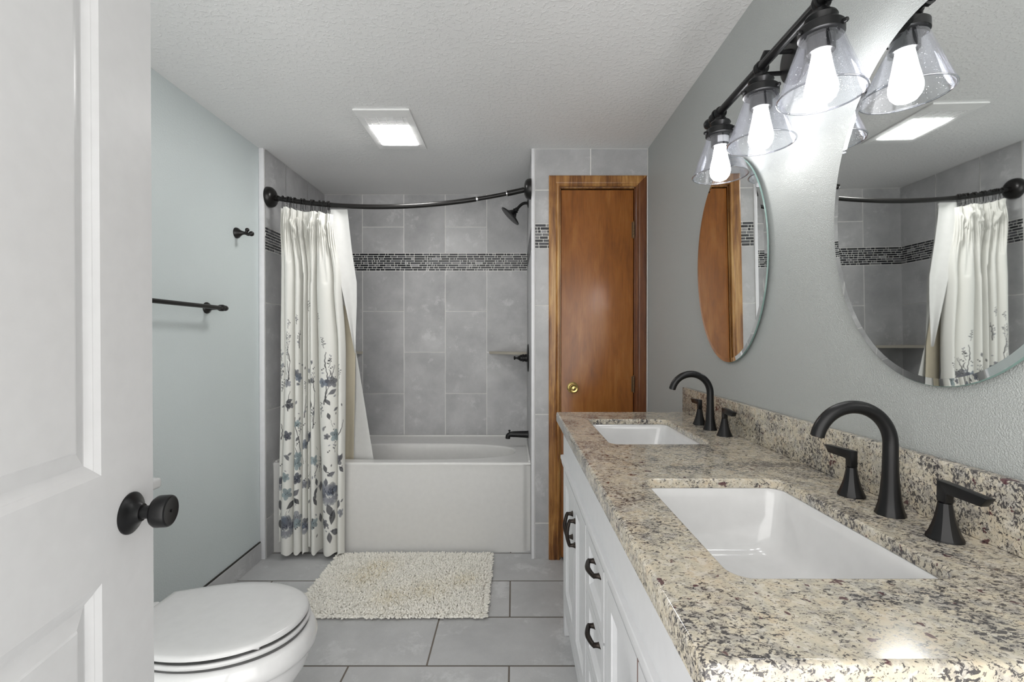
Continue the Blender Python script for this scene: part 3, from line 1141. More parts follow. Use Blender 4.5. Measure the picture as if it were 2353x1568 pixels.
for (a, b, r_, c) in [(678, 858, .030, MDG), (689, 868, .030, SLATE), (662, 882, .028, LTG), (740, 880, .034, SLATE), (764, 878, .040, MDG), (716, 875, .018, MDG),
                      (668, 932, .028, MDG), (660, 1003, .034, NAVY), (706, 1003, .034, NAVY), (702, 1024, .034, SLATE), (772, 1000, .044, TEAL), (752, 1005, .020, MDG),
                      (686, 1048, .030, TEAL), (683, 1068, .042, TEAL), (724, 1060, .036, TEAL), (773, 1058, .040, MDG), (683, 1100, .038, NAVY), (660, 1137, .044, TEAL), (700, 1115, .034, LTG),
                      (682, 1192, .044, LTG), (684, 1205, .034, TEAL), (723, 1205, .040, TEAL), (700, 1205, .036, MDG), (652, 1098, .03, TEAL), (784, 1180, .03, LTG), (684, 975, .028, TEAL), (742, 1205, .03, MDG)]:
    u0, v0 = locate(a, b)
    flower(u0, v0, r_ * .86, c, .85, 5, random.random() * 6)
for (a, b, r_) in [(757, 1135, .078), (658, 1213, .070), (641, 1112, .045), (700, 1215, .040)]:
    u0, v0 = locate(a, b)
    peony(u0, v0, r_)
for (a, b, l, an) in [(658, 1172, .07, .6), (750, 1160, .08, -1.2), (768, 1172, .085, -1.8), (722, 1140, .05, .9), (721, 1155, .05, 1.2), (722, 1148, .05, -1.1), (748, 1088, .05, 1.9), (753, 1096, .05, .4), (746, 1100, .05, -1.6),
                      (778, 1062, .05, 1.2), (776, 1072, .05, -.9), (760, 1222, .075, -.4), (757, 1225, .065, -1.5), (641, 1195, .06, -1.4), (641, 1150, .06, -1.5), (688, 1160, .05, 2.2), (727, 1100, .05, -1.3),
                      (755, 907, .055, .5), (750, 918, .04, -1.1), (670, 937, .045, 2.7), (660, 1048, .03, .4), (711, 920, .05, -1.5), (709, 1100, .06, -1.6), (778, 1150, .06, -1.9), (736, 1180, .06, -1.4), (737, 1130, .06, 1.5),
                      (654, 925, .045, .3), (688, 1125, .06, -2.4), (664, 1060, .04, 2.0), (680, 1015, .035, .9), (759, 965, .04, 1.8), (768, 945, .035, .6)]:
    u0, v0 = locate(a, b)
    leaf(u0, v0, l, an, random.choice([DKG, DKG, (.07, .07, .08), MDG]), .9)
for k in range(110):
    b = random.uniform(830, 1235)
    a = random.uniform(638, 788)
    u0, v0 = locate(a, b)
    if random.random() < .5:
        leaf(u0, v0, random.uniform(.014, .03), random.uniform(0, 6.28), random.choice([DKG, MDG, LTG]), .8)
    elif random.random() < .5:
        dab(u0, v0, .0042, .0042, 0, DKG, .9)
        dab(u0 + .008, v0 + .007, .0036, .0036, 0, DKG, .9)
    else:
        stem((u0, v0), (u0 + random.uniform(-.02, .02), v0 + random.uniform(.02, .045)), .0013, bend=random.uniform(-.004, .004))


def grid_mesh(name, P, cols, mats, parent):
    nr_, nc_ = P.shape[:2]
    me = bpy.data.meshes.new(name)
    idx = np.arange(nr_ * nc_).reshape(nr_, nc_)
    faces = np.stack([idx[:-1, :-1], idx[:-1, 1:], idx[1:, 1:], idx[1:, :-1]], -1).reshape(-1, 4)
    o3 = np.array(parent.location)
    me.from_pydata((P.reshape(-1, 3) - o3).tolist(), [], faces.tolist())
    for m_ in mats:
        me.materials.append(m_)
    me.polygons.foreach_set('use_smooth', [True] * len(faces))
    at_ = me.color_attributes.new('col', 'FLOAT_COLOR', 'POINT')
    c4 = np.concatenate([cols.reshape(-1, 3), np.ones((nr_ * nc_, 1))], 1).astype(np.float32)
    at_.data.foreach_set('color', c4.ravel())
    me.update()
    o = bpy.data.objects.new(name, me)
    C.objects.link(o)
    o.parent = parent
    return o


cur = thing('shower_curtain', 'cream shower curtain with grey and blue floral print, bunched at the left', 'shower curtain', (X(715, DC), DC, zb))
cm = grid_mesh('curtain_cloth', P3, col, [M['curtain']], cur)


def sheet(rowsx, name, mat, parent, ncol=16, depth=None, ripple=.006, ph=0.0):
    """rowsx: (photo y, left x, right x, depth left, depth right)"""
    out = []
    ys_ = np.linspace(rowsx[0][0], rowsx[-1][0], 70)
    tab = np.array(rowsx, float)
    for y_ in ys_:
        l_, r__, dl, dr = (np.interp(y_, tab[:, 0], tab[:, i]) for i in (1, 2, 3, 4))
        row_ = []
        for j in range(ncol):
            s_ = j / (ncol - 1)
            D_ = dl * (1 - s_) + dr * s_ + ripple * math.sin(s_ * 7 + ph + y_ * .004)
            p = at(l_ * (1 - s_) + r__ * s_, y_, D_)
            row_.append((p.x, p.y, p.z))
        out.append(row_)
    P = np.array(out)
    return grid_mesh(name, P, np.ones(P.shape), [mat], parent)


lin = thing('curtain_liner', 'white curtain liner hanging inside the tub beside the floral curtain', 'curtain liner', (X(820, 2.75), 2.75, .40))
sheet([(484, 752, 797, 2.665, 2.66), (575, 756, 806, 2.67, 2.67), (656, 760, 818, 2.69, 2.69), (800, 770, 817, 2.73, 2.725), (930, 780, 838, 2.785, 2.775), (1058, 790, 858, 2.825, 2.82), (1110, 792, 864, 2.84, 2.84)],
      'liner_cloth', M['liner'], lin, 22, ripple=.007)
sheet([(482, 760, 799, 2.632, 2.640), (520, 761, 803, 2.625, 2.640), (575, 764, 809, 2.62, 2.65), (650, 783, 820, 2.625, 2.66), (700, 793, 820, 2.63, 2.665), (760, 805, 818, 2.64, 2.67), (812, 815, 817, 2.65, 2.67)],
      'liner_flap', M['liner'], lin, 14, ripple=.004, ph=1.0)

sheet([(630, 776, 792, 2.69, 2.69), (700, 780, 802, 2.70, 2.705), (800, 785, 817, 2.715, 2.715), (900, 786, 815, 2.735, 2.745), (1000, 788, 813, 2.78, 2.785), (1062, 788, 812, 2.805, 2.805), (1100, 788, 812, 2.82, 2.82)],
      'liner_shaded_fold', M['shaded_cloth'], lin, ripple=.003)['label'] = 'beige shaded fold of the liner'

# rings: a thin wire loop with beads riding on the rod
ring_px = [652, 665, 671, 681, 696, 703, 719, 725, 739, 749, 758, 761.5]
ORD = ['first', 'second', 'third', 'fourth', 'fifth', 'sixth', 'seventh', 'eighth', 'ninth', 'tenth', 'eleventh', 'twelfth']
rg0 = None
for k, px in enumerate(ring_px):
    t_ = rod_t(X(px, 2.655))
    p = rodP(t_)
    if rg0 is None:
        rg0 = thing('curtain_ring', '', 'curtain ring', p, 'beaded rings holding the shower curtain')
        mb = MB()
        loop = []
        for i in range(25):
            a = R(-50 + 280 * i / 24)
            loop.append((p.x, p.y + .0175 * math.cos(a), p.z + .0175 * math.sin(a)))
        loop.insert(0, (p.x + .003, p.y + .006, p.z - .040))
        loop.append((p.x - .003, p.y - .006, p.z - .046))
        loop.append((p.x - .003, p.y + .003, p.z - .050))
        mb.tube(loop, .0013, 8)
        mb.build('wire_hook', M['black'], rg0)
        for i in range(5):
            a = R(30 + 30 * i)
            MB().ball((p.x, p.y + .0175 * math.cos(a), p.z + .0175 * math.sin(a)), .0042, 0, 10).build('bead', M['bronze'], rg0)
        o = rg0
    else:
        o = copy_tree(rg0)
        o.location = p
    o.rotation_euler = (0, 0, R([8, -14, 10, -20, 12, -6, 16, -10, 6, -12, 9, 14][k]))
    o['label'] = 'black beaded curtain ring, %s along the rod from its left end' % ORD[k]

# ------------------------------------------------------------------ bath mat
matx0, matx1, maty0, maty1 = -1.0, -.128, 2.055, 2.655
bmat = thing('bath_mat', 'cream shaggy chenille bath mat on the floor before the tub', 'bath mat', ((matx0 + matx1) / 2, (maty0 + maty1) / 2, 0))
MB().box(matx0 + .012, maty0 + .012, .0, matx1 - .012, maty1 - .012, .008, .003).build('mat_backing', simple('mat_backing_fabric', (.55, .53, .48), .95), bmat)
NX, NY = 122, 84
vs, fs, cs = [], [], []
for i in range(NX):
    for j in range(NY):
        x_ = matx0 + (i + .5 + random.uniform(-.5, .5)) / NX * (matx1 - matx0)
        y_ = maty0 + (j + .5 + random.uniform(-.5, .5)) / NY * (maty1 - maty0)
        edge = min(x_ - matx0, matx1 - x_, y_ - maty0, maty1 - y_)
        an = random.uniform(0, 2 * PI)
        ti = random.uniform(.45, 1.35)
        if edge < .02:
            an = math.atan2(y_ - (maty0 + maty1) / 2, x_ - (matx0 + matx1) / 2) + random.uniform(-.6, .6)
            ti = random.uniform(.9, 1.3)
        ln = random.uniform(.017, .025)
        d = Vector((math.cos(an) * math.sin(ti), math.sin(an) * math.sin(ti), math.cos(ti)))
        b0 = Vector((x_, y_, .006))
        sd_ = d.orthogonal().normalized()
        up_ = d.cross(sd_)
        nb = len(vs)
        for (tt_, rr) in ((0, .0038), (.45, .0047), (.85, .0045), (1.0, .0022)):
            for k in range(5):
                a = 2 * PI * k / 5
                q = b0 + d * (ln * tt_) + sd_ * (rr * math.cos(a)) + up_ * (rr * math.sin(a))
                q.z = max(q.z, .002)
                vs.append(tuple(q))
        stain = .0
        for (sx_, sy_, sr) in ((-.42, 2.27, .09), (-.78, 2.38, .10), (-.25, 2.36, .07), (-.60, 2.20, .08), (-.72, 2.50, .08)):
            stain += math.exp(-((x_ - sx_) ** 2 + (y_ - sy_) ** 2) / sr ** 2)
        stain = min(1, stain) * random.uniform(.2, 1)
        b = random.uniform(.88, 1.05)
        c = (.86 * b * (1 - .08 * stain), .835 * b * (1 - .13 * stain), .77 * b * (1 - .24 * stain))
        for r_ in range(3):
            for k in range(5):
                kk = (k + 1) % 5
                fs.append((nb + r_ * 5 + k, nb + r_ * 5 + kk, nb + r_ * 5 + 5 + kk, nb + r_ * 5 + 5 + k))
                cs.append(c)
        fs.append(tuple(nb + 15 + k for k in range(5)))
        cs.append(c)
mb = MB()
mb.v, mb.f, mb.m, mb.s, mb.c = vs, fs, [0] * len(fs), [True] * len(fs), cs
pile = mb.build('mat_pile', M['chenille'], bmat, sharp=180)
pile['kind'] = 'stuff'

# ------------------------------------------------------------------ toilet
TYc = 1.360
toi = thing('toilet', 'white two-piece toilet with its lid closed, behind the open door', 'toilet', (-1.05, TYc, 0))


def egg(xb, xt, hw, hb, xm, n=72):
    """outline with a straight back at xb, half width hb there, widest hw at xm, round tip at xt"""
    pts = []
    m = n // 2
    for i in range(m + 1):
        t_ = i / m
        if t_ < .38:
            u = t_ / .38
            x_ = xb + (xm - xb) * u
            h = hb + (hw - hb) * math.sin(u * PI / 2)
        else:
            u = (t_ - .38) / .62
            a = u * PI / 2
            x_ = xm + (xt - xm) * math.sin(a)
            h = hw * math.cos(a) ** .92 if u < 1 else 0
        pts.append((x_, h))
    return [(x_, TYc + h) for x_, h in pts] + [(x_, TYc - h) for x_, h in reversed(pts[:-1])]


def scale_out(pts, q, c_=(-.86, TYc)):
    out = []
    for x_, y_ in pts:
        d = Vector((x_ - c_[0], y_ - c_[1]))
        l = d.length
        d *= (l + q) / l
        out.append((c_[0] + d.x, c_[1] + d.y))
    return out


lidO = egg(-1.100, -.622, .188, .125, -.86)
zl = H - .814
mb = MB()
rr_ = [[(a, b, zl - .0155) for a, b in scale_out(lidO, -.004)], [(a, b, zl - .0135) for a, b in lidO], [(a, b, zl - .008) for a, b in lidO], [(a, b, zl - .0035) for a, b in scale_out(lidO, -.003)],
       [(a, b, zl - .001) for a, b in scale_out(lidO, -.009)], [(a, b, zl + .001) for a, b in scale_out(lidO, -.03)], [(a, b, zl + .002) for a, b in scale_out(lidO, -.08)]]
mb.rings(rr_, 0, True, True, True)
mb.build('lid', M['seat_plastic'], toi, sharp=60)
mb = MB()
seatO = egg(-1.085, -.620, .189, .120, -.86)
rr_ = [[(a, b, zl - .0385) for a, b in scale_out(seatO, -.006)], [(a, b, zl - .035) for a, b in scale_out(seatO, .001)], [(a, b, zl - .0270) for a, b in scale_out(seatO, .003)], [(a, b, zl - .0236) for a, b in scale_out(seatO, .000)], [(a, b, zl - .0236) for a, b in scale_out(seatO, -.006)], [(a, b, zl - .0320) for a, b in scale_out(seatO, -.011)]]
mb.rings(rr_, 0, True, True, True)
mb.build('seat', M['seat_plastic'], toi, sharp=60)
for (qx, qy) in ((-.70, TYc - .118), (-.95, TYc - .175), (-.70, TYc + .118), (-.95, TYc + .175)):
    MB().box(qx - .014, qy - .006, zl - .0240, qx + .014, qy + .006, zl - .0155, .001).build('bumper', M['seat_plastic'], toi)
mb = MB()
bowlO = egg(-1.10, -.612, .192, .13, -.86)
zr = zl - .0465
lv = [(-.018, zr - .014, 0), (-.010, zr, 0), (-.003, zr - .001, 0), (.006, zr - .010, 0), (.011, zr - .020, 0), (.015, zr - .034, 0), (.015, zr - .048, 0), (.010, zr - .058, 0), (.001, zr - .065, 0), (-.003, zr - .070, 0), (-.004, zr - .080, 0), (-.008, zr - .105, 0), (-.020, zr - .155, -.02), (-.048, zr - .22, -.05), (-.075, zr - .28, -.08), (-.088, zr - .33, -.09), (-.08, .02, -.09), (-.078, 0, -.09)]
rr_ = [[(a + sx_ * max(0, (a + 1.0) / .4), b, z_) for a, b in scale_out(bowlO, q)] for q, z_, sx_ in lv]
mb.rings(rr_, 0, True, True, True)
mb.build('bowl', M['porcelain'], toi, sharp=60)
mb = MB()
mb.box(-1.32, TYc - .11, .0, -1.02, TYc + .11, .385, .02, 3)
mb.build('pedestal', M['porcelain'], toi)
mb = MB()
mb.box(-1.425, TYc - .205, .385, -1.215, TYc + .205, .745, .022, 4)
mb.build('tank', M['porcelain'], toi)
mb = MB()
mb.box(-1.432, TYc - .218, .745, -1.203, TYc + .218, H - .4725, .010, 3)
mb.build('tank_lid', M['porcelain'], toi)
for s_ in (-1, 1):
    MB().lathe([(0, 0), (.016, 0), (.016, .022), (.013, .028), (0, .029)], Matrix.Translation((-1.118, TYc + s_ * .07, zl - .040)), 20).build('hinge_cap', M['seat_plastic'], toi)
mb = MB()
mb.lathe([(0, 0), (.011, 0), (.011, .010), (0, .012)], axis_mtx((-1.215, TYc - .15, .69), (1, 0, 0)), 16)
mb.tube([(-1.20, TYc - .15, .69), (-1.195, TYc - .12, .686), (-1.193, TYc - .08, .68)], .006, 10)
mb.build('flush_lever', M['chrome'], toi)

# ------------------------------------------------------------------ towel bar and robe hook
tb = thing('towel_bar', 'dark bronze towel bar on the sage wall above the toilet', 'towel bar', (XL, 1.86, H + .145))
zt_ = H + .145
bxx = XL + .072
for yy in (2.165, 1.60):
    mb = MB()
    mb.lathe([(0, 0), (.027, 0), (.027, .004), (.023, .010), (.014, .016), (.010, .024), (.009, .050), (.012, .056), (.0155, .064), (.0155, .078), (.012, .084), (0, .085)], axis_mtx((XL, yy, zt_), (1, 0, 0)), 32)
    s_ = 1 if yy > 1.9 else -1
    mb.lathe([(0, 0), (.011, 0), (.011, .016), (.013, .018), (.013, .028), (.010, .035), (0, .037)], axis_mtx((bxx, yy, zt_), (0, s_, 0)), 24)
    mb.build('bar_post', M['bronze'], tb)
MB().tube([(bxx, 1.60, zt_), (bxx, 2.165, zt_)], .0095, 20).build('bar', M['bronze'], tb)

hk = thing('robe_hook', 'small dark bronze robe hook high on the sage wall', 'robe hook', (XL, 2.40, Zp(537, 2.4)))
zh_ = Zp(536, 2.4)
MB().lathe([(0, 0), (.028, 0), (.028, .004), (.025, .011), (.017, .020), (.011, .030), (.0085, .040), (0, .042)], axis_mtx((XL, 2.40, zh_), (1, 0, 0)), 32).build('rosette', M['bronze'], hk)
mb = MB()
mb.tube(catmull([(XL + .034, 2.40, zh_), (XL + .05, 2.40, zh_ - .002), (XL + .062, 2.40, zh_ - .007), (XL + .074, 2.40, zh_ - .006)], 5), .0085, 16)
mb.ball((XL + .078, 2.40, zh_ - .004), .0135, 0, 18)
mb.tube([(XL + .050, 2.40, zh_), (XL + .056, 2.40, zh_ + .014)], .007, 14)
mb.ball((XL + .057, 2.40, zh_ + .016), .0105, 0, 16)
mb.build('hook_prong', M['bronze'], hk)

# ------------------------------------------------------------------ ceiling fan light
fx0, fx1, fy0, fy1 = -.752, -.490, 2.165, 2.605
zf = ZC - .009
fan = thing('ceiling_fan_light', 'square white ceiling exhaust fan with a lit lens', 'exhaust fan', ((fx0 + fx1) / 2, (fy0 + fy1) / 2, ZC))
mb = MB()
cr = .030
inn = (fx0 + cr, fy0 + .062, fx1 - cr, fy1 - .035)
rg = []
for q, z_ in ((.001, ZC), (-.002, ZC - .004), (-.0015, zf), ):
    rg.append([(fx0 + q, fy0 + q, z_), (fx1 - q, fy0 + q, z_), (fx1 - q, fy1 - q, z_), (fx0 + q, fy1 - q, z_)])
rg.append([(inn[0], inn[1], zf - .002), (inn[2], inn[1], zf - .002), (inn[2], inn[3], zf - .002), (inn[0], inn[3], zf - .002)])
rg.append([(inn[0], inn[1], zf + .010), (inn[2], inn[1], zf + .010), (inn[2], inn[3], zf + .010), (inn[0], inn[3], zf + .010)])
mb.rings(rg, 0, False)
mb.build('fan_frame', M['fan_white'], fan)
gy1 = inn[1] + .085
mb = MB()
mb.box(inn[0], inn[1], zf + .008, inn[2], gy1, zf + .012, 0, 1, 1)
for k in range(8):
    yy = inn[1] + .006 + k * .0105
    mb.box(inn[0], yy, zf - .001, inn[2], yy + .0035, zf + .009, 0, 1, 0)
for k in range(5):
    xx = inn[0] + (k + .5) * (inn[2] - inn[0]) / 5
    mb.box(xx - .002, inn[1], zf - .002, xx + .002, gy1, zf + .009, 0, 1, 0)
mb.build('grille', [M['fan_white'], M['fan_grey']], fan)
mb = MB()
mb.box(inn[0] + .004, gy1 + .006, zf - .006, inn[2] - .004, inn[3] - .03, zf + .008, .004)
mb.build('lens', M['fan_lens'], fan)
MB().box(inn[0], inn[3] - .028, zf - .003, inn[2], inn[3], zf + .009, .002).build('lens_frame', M['fan_white'], fan)

# ------------------------------------------------------------------ vanity cabinet
CF = .215                     # face plane
CY0, CY1 = .475, 1.985
ZCT = H - .32                 # counter top
ZU = ZCT - .040               # underside of its edge
van = thing('vanity_cabinet', 'white double vanity cabinet with panelled doors and drawers', 'vanity', (.48, 1.23, 0))
mb = MB()
mb.box(CF, CY0, ZU - .155, CF + .020, CY1, ZU - .0005, 0)           # frieze board
for (a, b) in ((CY0, CY0 + .018), (CY1 - .018, CY1)):                 # end panels
    mb.box(CF + .020, a, .105, XR - .002, b, ZU - .0005, 0)
mb.box(XR - .012, CY0 + .018, .105, XR - .002, CY1 - .018, ZU - .0005, 0)   # back
mb.box(CF + .020, CY0 + .018, .105, XR - .012, CY1 - .018, .125, 0)         # bottom
mb.box(CF + .017, CY0 + .018, .125, CF + .020, CY1 - .018, ZU - .150, 0)    # behind the fronts
for (a, b) in ((CY0, CY0 + .05), (CY1 - .05, CY1)):
    mb.box(CF, a, .11, CF + .03, b, ZU - .15, .002, 1)
    # bracket feet
    mb.box(CF, a, 0, CF + .045, b, .11, .002, 1)
    mb.box(XR - .06, a, 0, XR - .012, b, .11, .002, 1)
mb.box(CF + .06, CY0 + .05, .0, CF + .075, CY1 - .05, .105)
mb.box(CF, CY0 + .05, .105, CF + .02, CY1 - .05, .16, .002, 1)
mb.box(CF, 1.335, .15, CF + .022, 1.365, ZU - .15, .002, 1)
mb.box(CF, 1.058, .15, CF + .022, 1.088, ZU - .15, .002, 1)
mb.build('cabinet_body', M['cabinet'], van)
# moulding under the frieze
mb = MB()
zm1, zm0 = H - .504, H - .552
pr = [(CF, zm1 + .004), (CF - .010, zm1 + .003), (CF - .0115, zm1), (CF - .0115, zm1 - .012), (CF - .009, zm1 - .016), (CF - .007, zm1 - .030), (CF - .003, zm0 + .006), (CF, zm0), (CF + .004, zm0)]
rg = [[(a, y_, b) for a, b in pr] for y_ in (CY0 - .01, CY1 + .006)]
mb.rings(rg, 0, False, True, True, closed=False)
mb.build('frieze_moulding', M['cabinet'], van)


def pull(parent, p0, p1, out):
    """bronze bow pull between two feet"""
    p0, p1, out = Vector(p0), Vector(p1), Vector(out)
    mb = MB()
    d = (p1 - p0)
    for p in (p0, p1):
        mb.lathe([(0, 0), (.0105, 0), (.0102, .002), (.0078, .006), (.0064, .011), (.0062, .017), (.0068, .022), (0, .024)], axis_mtx(p, out), 14)
    pts = [p0 + out * .019 - d * .035, p0 + out * .022 + d * .06, p0 + out * .027 + d * .3, p0 + out * .029 + d * .5, p0 + out * .027 + d * .7, p0 + out * .022 + d * .94, p0 + out * .019 + d * 1.035]
    mb.tube(catmull(pts, 5), [.0052 + .0020 * math.sin(PI * i / 30) for i in range(31)], 12)
    return mb.build('handle', M['rubbed'], parent)


def front(kind, y0, y1, z0, z1, frame=.045):
    """a door or drawer front in the face plane, with bevelled recess panel"""
    mb = MB()
    g = .0015
    a, b, c, d = y0 + g, z0 + g, y1 - g, z1 - g
    xf = CF - .001
    mb.holes([(a, b), (c, b), (c, d), (a, d)], [[(a + frame, b + frame), (c - frame, b + frame), (c - frame, d - frame), (a + frame, d - frame)]], lambda u, v_: (xf, u, v_))
    rg = []
    for t_, de in ((0, 0), (.0025, .0035), (.004, .0035), (.014, .010), (.016, .0105)):
        rg.append([(xf + de, a + frame + t_, b + frame + t_), (xf + de, c - frame - t_, b + frame + t_), (xf + de, c - frame - t_, d - frame - t_), (xf + de, a + frame + t_, d - frame - t_)])
    mb.rings(rg, 0, False, cap1=True)
    mb.rings([[(xf, a, b), (xf, c, b), (xf, c, d), (xf, a, d)], [(xf + .016, a, b), (xf + .016, c, b), (xf + .016, c, d), (xf + .016, a, d)]], 0, False, cap1=True)
    return mb.build(kind, M['cabinet'], van)


ZF0, ZF1 = .165, H - .554
f_far = [(1.630, 1.930), (1.368, 1.627)]
f_near = [(.795, 1.055), (.530, .790)]
for (pair, mid) in ((f_far, 1.628), (f_near, .793)):
    for (a, b) in pair:
        d = front('door', a, b, ZF0, ZF1)
        yy = mid + (.034 if a > mid - .01 else -.034)
        pull(d, (CF - .001, yy, H - .632), (CF - .001, yy, H - .716), (-1, 0, 0))
gp = MB()
gp.box(CF - .0008, .7885, ZF0, CF + .004, .7968, ZF1)
gp.build('door_gap', M['gap_wood'], van)
for (z0, z1) in ((.528, ZF1), (.348, .525), (.165, .345)):
    d = front('drawer', 1.091, 1.332, z0, z1, .030)
    zh2 = (z0 + z1) / 2 + .035
    pull(d, (CF + .0095, 1.252, zh2), (CF + .0095, 1.172, zh2), (-1, 0, 0))

# ------------------------------------------------------------------ countertop
KX0, KX1, KY0, KY1 = .187, XR - .002, .452, 2.020
SH = [(.296, .616, .604, 1.050), (.296, 1.400, .604, 1.832)]
ctop = thing('countertop', 'speckled cream granite vanity countertop with backsplash', 'countertop', ((KX0 + KX1) / 2, 1.236, ZU))
mb = MB()


def outl(q):
    return rrect(KX0 + q, KY0 + q, KX1 - q, KY1 - q, max(.003, .008 - q), 4)


def hole(h, q):
    return rrect(h[0] - q, h[1] - q, h[2] + q, h[3] + q, .030 + q, 7)


rO = .007
hs_top = [hole(h, .004) for h in SH]
mb.holes(outl(rO), hs_top, lambda a, b: (a, b, ZCT))
rg = []
for k in range(5):
    a = k / 4 * PI / 2
    rg.append([(x_, y_, ZCT - rO * (1 - math.cos(a))) for x_, y_ in outl(rO * (1 - math.sin(a)))])
rg.append([(x_, y_, ZU + .003) for x_, y_ in outl(0)])
rg.append([(x_, y_, ZU) for x_, y_ in outl(.003)])
rg.append([(x_, y_, ZU) for x_, y_ in outl(.022)])
rg.append([(x_, y_, ZCT - .020) for x_, y_ in outl(.022)])
mb.rings(rg, 0, True)
for h in SH:
    rg = []
    for k in range(4):
        a = k / 3 * PI / 2
        rg.append([(x_, y_, ZCT - .004 * (1 - math.cos(a))) for x_, y_ in hole(h, .004 * (1 - math.sin(a)))])
    rg.append([(x_, y_, ZCT - .020) for x_, y_ in hole(h, 0)])
    mb.rings(rg, 0, True)
mb.holes(outl(.022), [hole(h, 0) for h in SH], lambda a, b: (a, b, ZCT - .020), flip=True)
mb.build('granite_slab', M['granite'], ctop, sharp=40)
MB().box(XR - .022, KY0, ZCT, XR - .001, KY1, H - .2116, .0025, 2).build('backsplash', M['granite'], ctop)

# ------------------------------------------------------------------ sinks
def make_sink(h):
    cy_ = (h[1] + h[3]) / 2
    z1 = ZCT - .0205
    s_ = thing('sink', '', 'sink', ((h[0] + h[2]) / 2, cy_, z1 - .15))
    mb = MB()
    def o(q, r_):
        return rrect(h[0] - q, h[1] - q, h[2] + q, h[3] + q, r_, 7)
    lv = [(.022, .04, z1 - .018), (.022, .04, z1), (.002, .032, z1), (-.001, .032, z1 - .003), (-.004, .034, z1 - .02), (-.010, .038, z1 - .06), (-.018, .042, z1 - .095), (-.026, .046, z1 - .115), (-.040, .050, z1 - .128), (-.065, .055, z1 - .134)]
    mb.rings([[(x_, y_, z_) for x_, y_ in o(q, r_)] for q, r_, z_ in lv], 0, True, cap1=True)
    # underside of the bowl
    lv2 = [(.022, .04, z1 - .018), (.010, .04, z1 - .02), (.004, .04, z1 - .08), (-.02, .05, z1 - .145), (-.05, .055, z1 - .150)]
    mb.rings([[(x_, y_, z_) for x_, y_ in o(q, r_)] for q, r_, z_ in lv2], 0, True, cap1=True)
    mb.build('basin', M['porcelain'], s_, sharp=55)
    MB().lathe([(0, 0), (.028, 0), (.028, .003), (.023, .005), (.019, .004), (.019, .008), (.012, .011), (0, .012)], Matrix.Translation(((h[0] + h[2]) / 2 + .02, cy_, z1 - .134)), 28).build('drain', M['black'], s_)
    return s_


s1 = make_sink(SH[0])
s1['label'] = 'white rectangular undermount sink nearest the viewer'
s2 = copy_tree(s1)
s2.location = ((SH[1][0] + SH[1][2]) / 2, (SH[1][1] + SH[1][3]) / 2, s1.location.z)
s2['label'] = 'white rectangular undermount sink by the closet door end'
for o in (s1, s2):
    o['group'] = 'undermount vanity sinks'

# ------------------------------------------------------------------ faucets
fx, fy = .686, .838
fc = thing('faucet', 'black arched widespread faucet at the nearer sink', 'faucet', (fx, fy, ZCT), 'black vanity faucets')
mb = MB()
Rr = .0675
prof = [(0, 0), (.0235, 0), (.0232, .0025), (.0205, .010), (.0178, .022), (.0156, .038), (.0140, .058), (.0127, .080), (.0121, .105), (.0119, .126)]
mb.lathe(prof, Matrix.Translation((fx, fy, ZCT)), 40, poly=lambda k: (10, max(0, 1 - k / 8) if k > 0 else 1))
pth = [(fx, fy, ZCT + .122), (fx, fy, ZCT + .1285)]
for k in range(1, 31):
    a = R(168 * k / 30)
    pth.append((fx - Rr + Rr * math.cos(a), fy, ZCT + .1285 + Rr * math.sin(a)))
mb.tube(pth, [.0119 - .0004 * i / 31 for i in range(32)], 40)
mb.build('spout', M['black'], fc, sharp=40)
MB().lathe([(0, 0), (.009, 0), (.009, .002), (0, .002)], axis_mtx(Vector(pth[-1]) + Vector((.0, 0, .0005)), Vector(pth[-1]) - Vector(pth[-2])), 20).build('aerator', M['rubbed'], fc)
for s_ in (-1, 1):
    hy = fy + s_ * .102
    hb = MB().lathe([(0, 0), (.0245, 0), (.0242, .0025), (.0200, .011), (.0163, .022), (.0133, .033), (.0112, .044), (.0098, .053), (.0092, .058), (0, .0583)], Matrix.Translation((fx + .004, hy, ZCT)), 40,
                    poly=lambda k: (10, .15 if k < 3 else .75)).build('handle_base', M['black'], fc, sharp=16)
    mb = MB()
    # stem and flat lever in one bent piece
    q = [(-.0125, 0.), (.0125, 0.)]
    x0_ = fx + .004
    zA, zB, zC = ZCT + .0585, ZCT + .0745, ZCT + .0915
    prof_yz = [(-.0082, zA), (.0082, zA), (.0084, zB - .002), (.012, zB - .0005), (.062, zB - .001), (.073, zC - .003), (.02, zC), (-.0082, zC + .001)]
    n = len(prof_yz)
    vs = [(x0_ - .0068, hy + s_ * a, b) for a, b in prof_yz] + [(x0_ + .0068, hy + s_ * a, b) for a, b in prof_yz]
    bm = bmesh.new()
    bv = [bm.verts.new(v_) for v_ in vs]
    bm.faces.new(bv[:n])
    bm.faces.new(bv[n:][::-1])
    for i in range(n):
        bm.faces.new((bv[i], bv[(i + 1) % n], bv[n + (i + 1) % n], bv[n + i]))
    bmesh.ops.recalc_face_normals(bm, faces=bm.faces)
    bmesh.ops.bevel(bm, geom=bm.edges[:], offset=.0013, segments=2, profile=.5, affect='EDGES')
    mb.bm(bm, 0, True)
    mb.build('lever', M['black'], hb, sharp=25)
fc2 = copy_tree(fc)
fc2.location = (fx + .006, 1.622, ZCT)
fc2['label'] = 'black arched widespread faucet at the sink by the closet door'

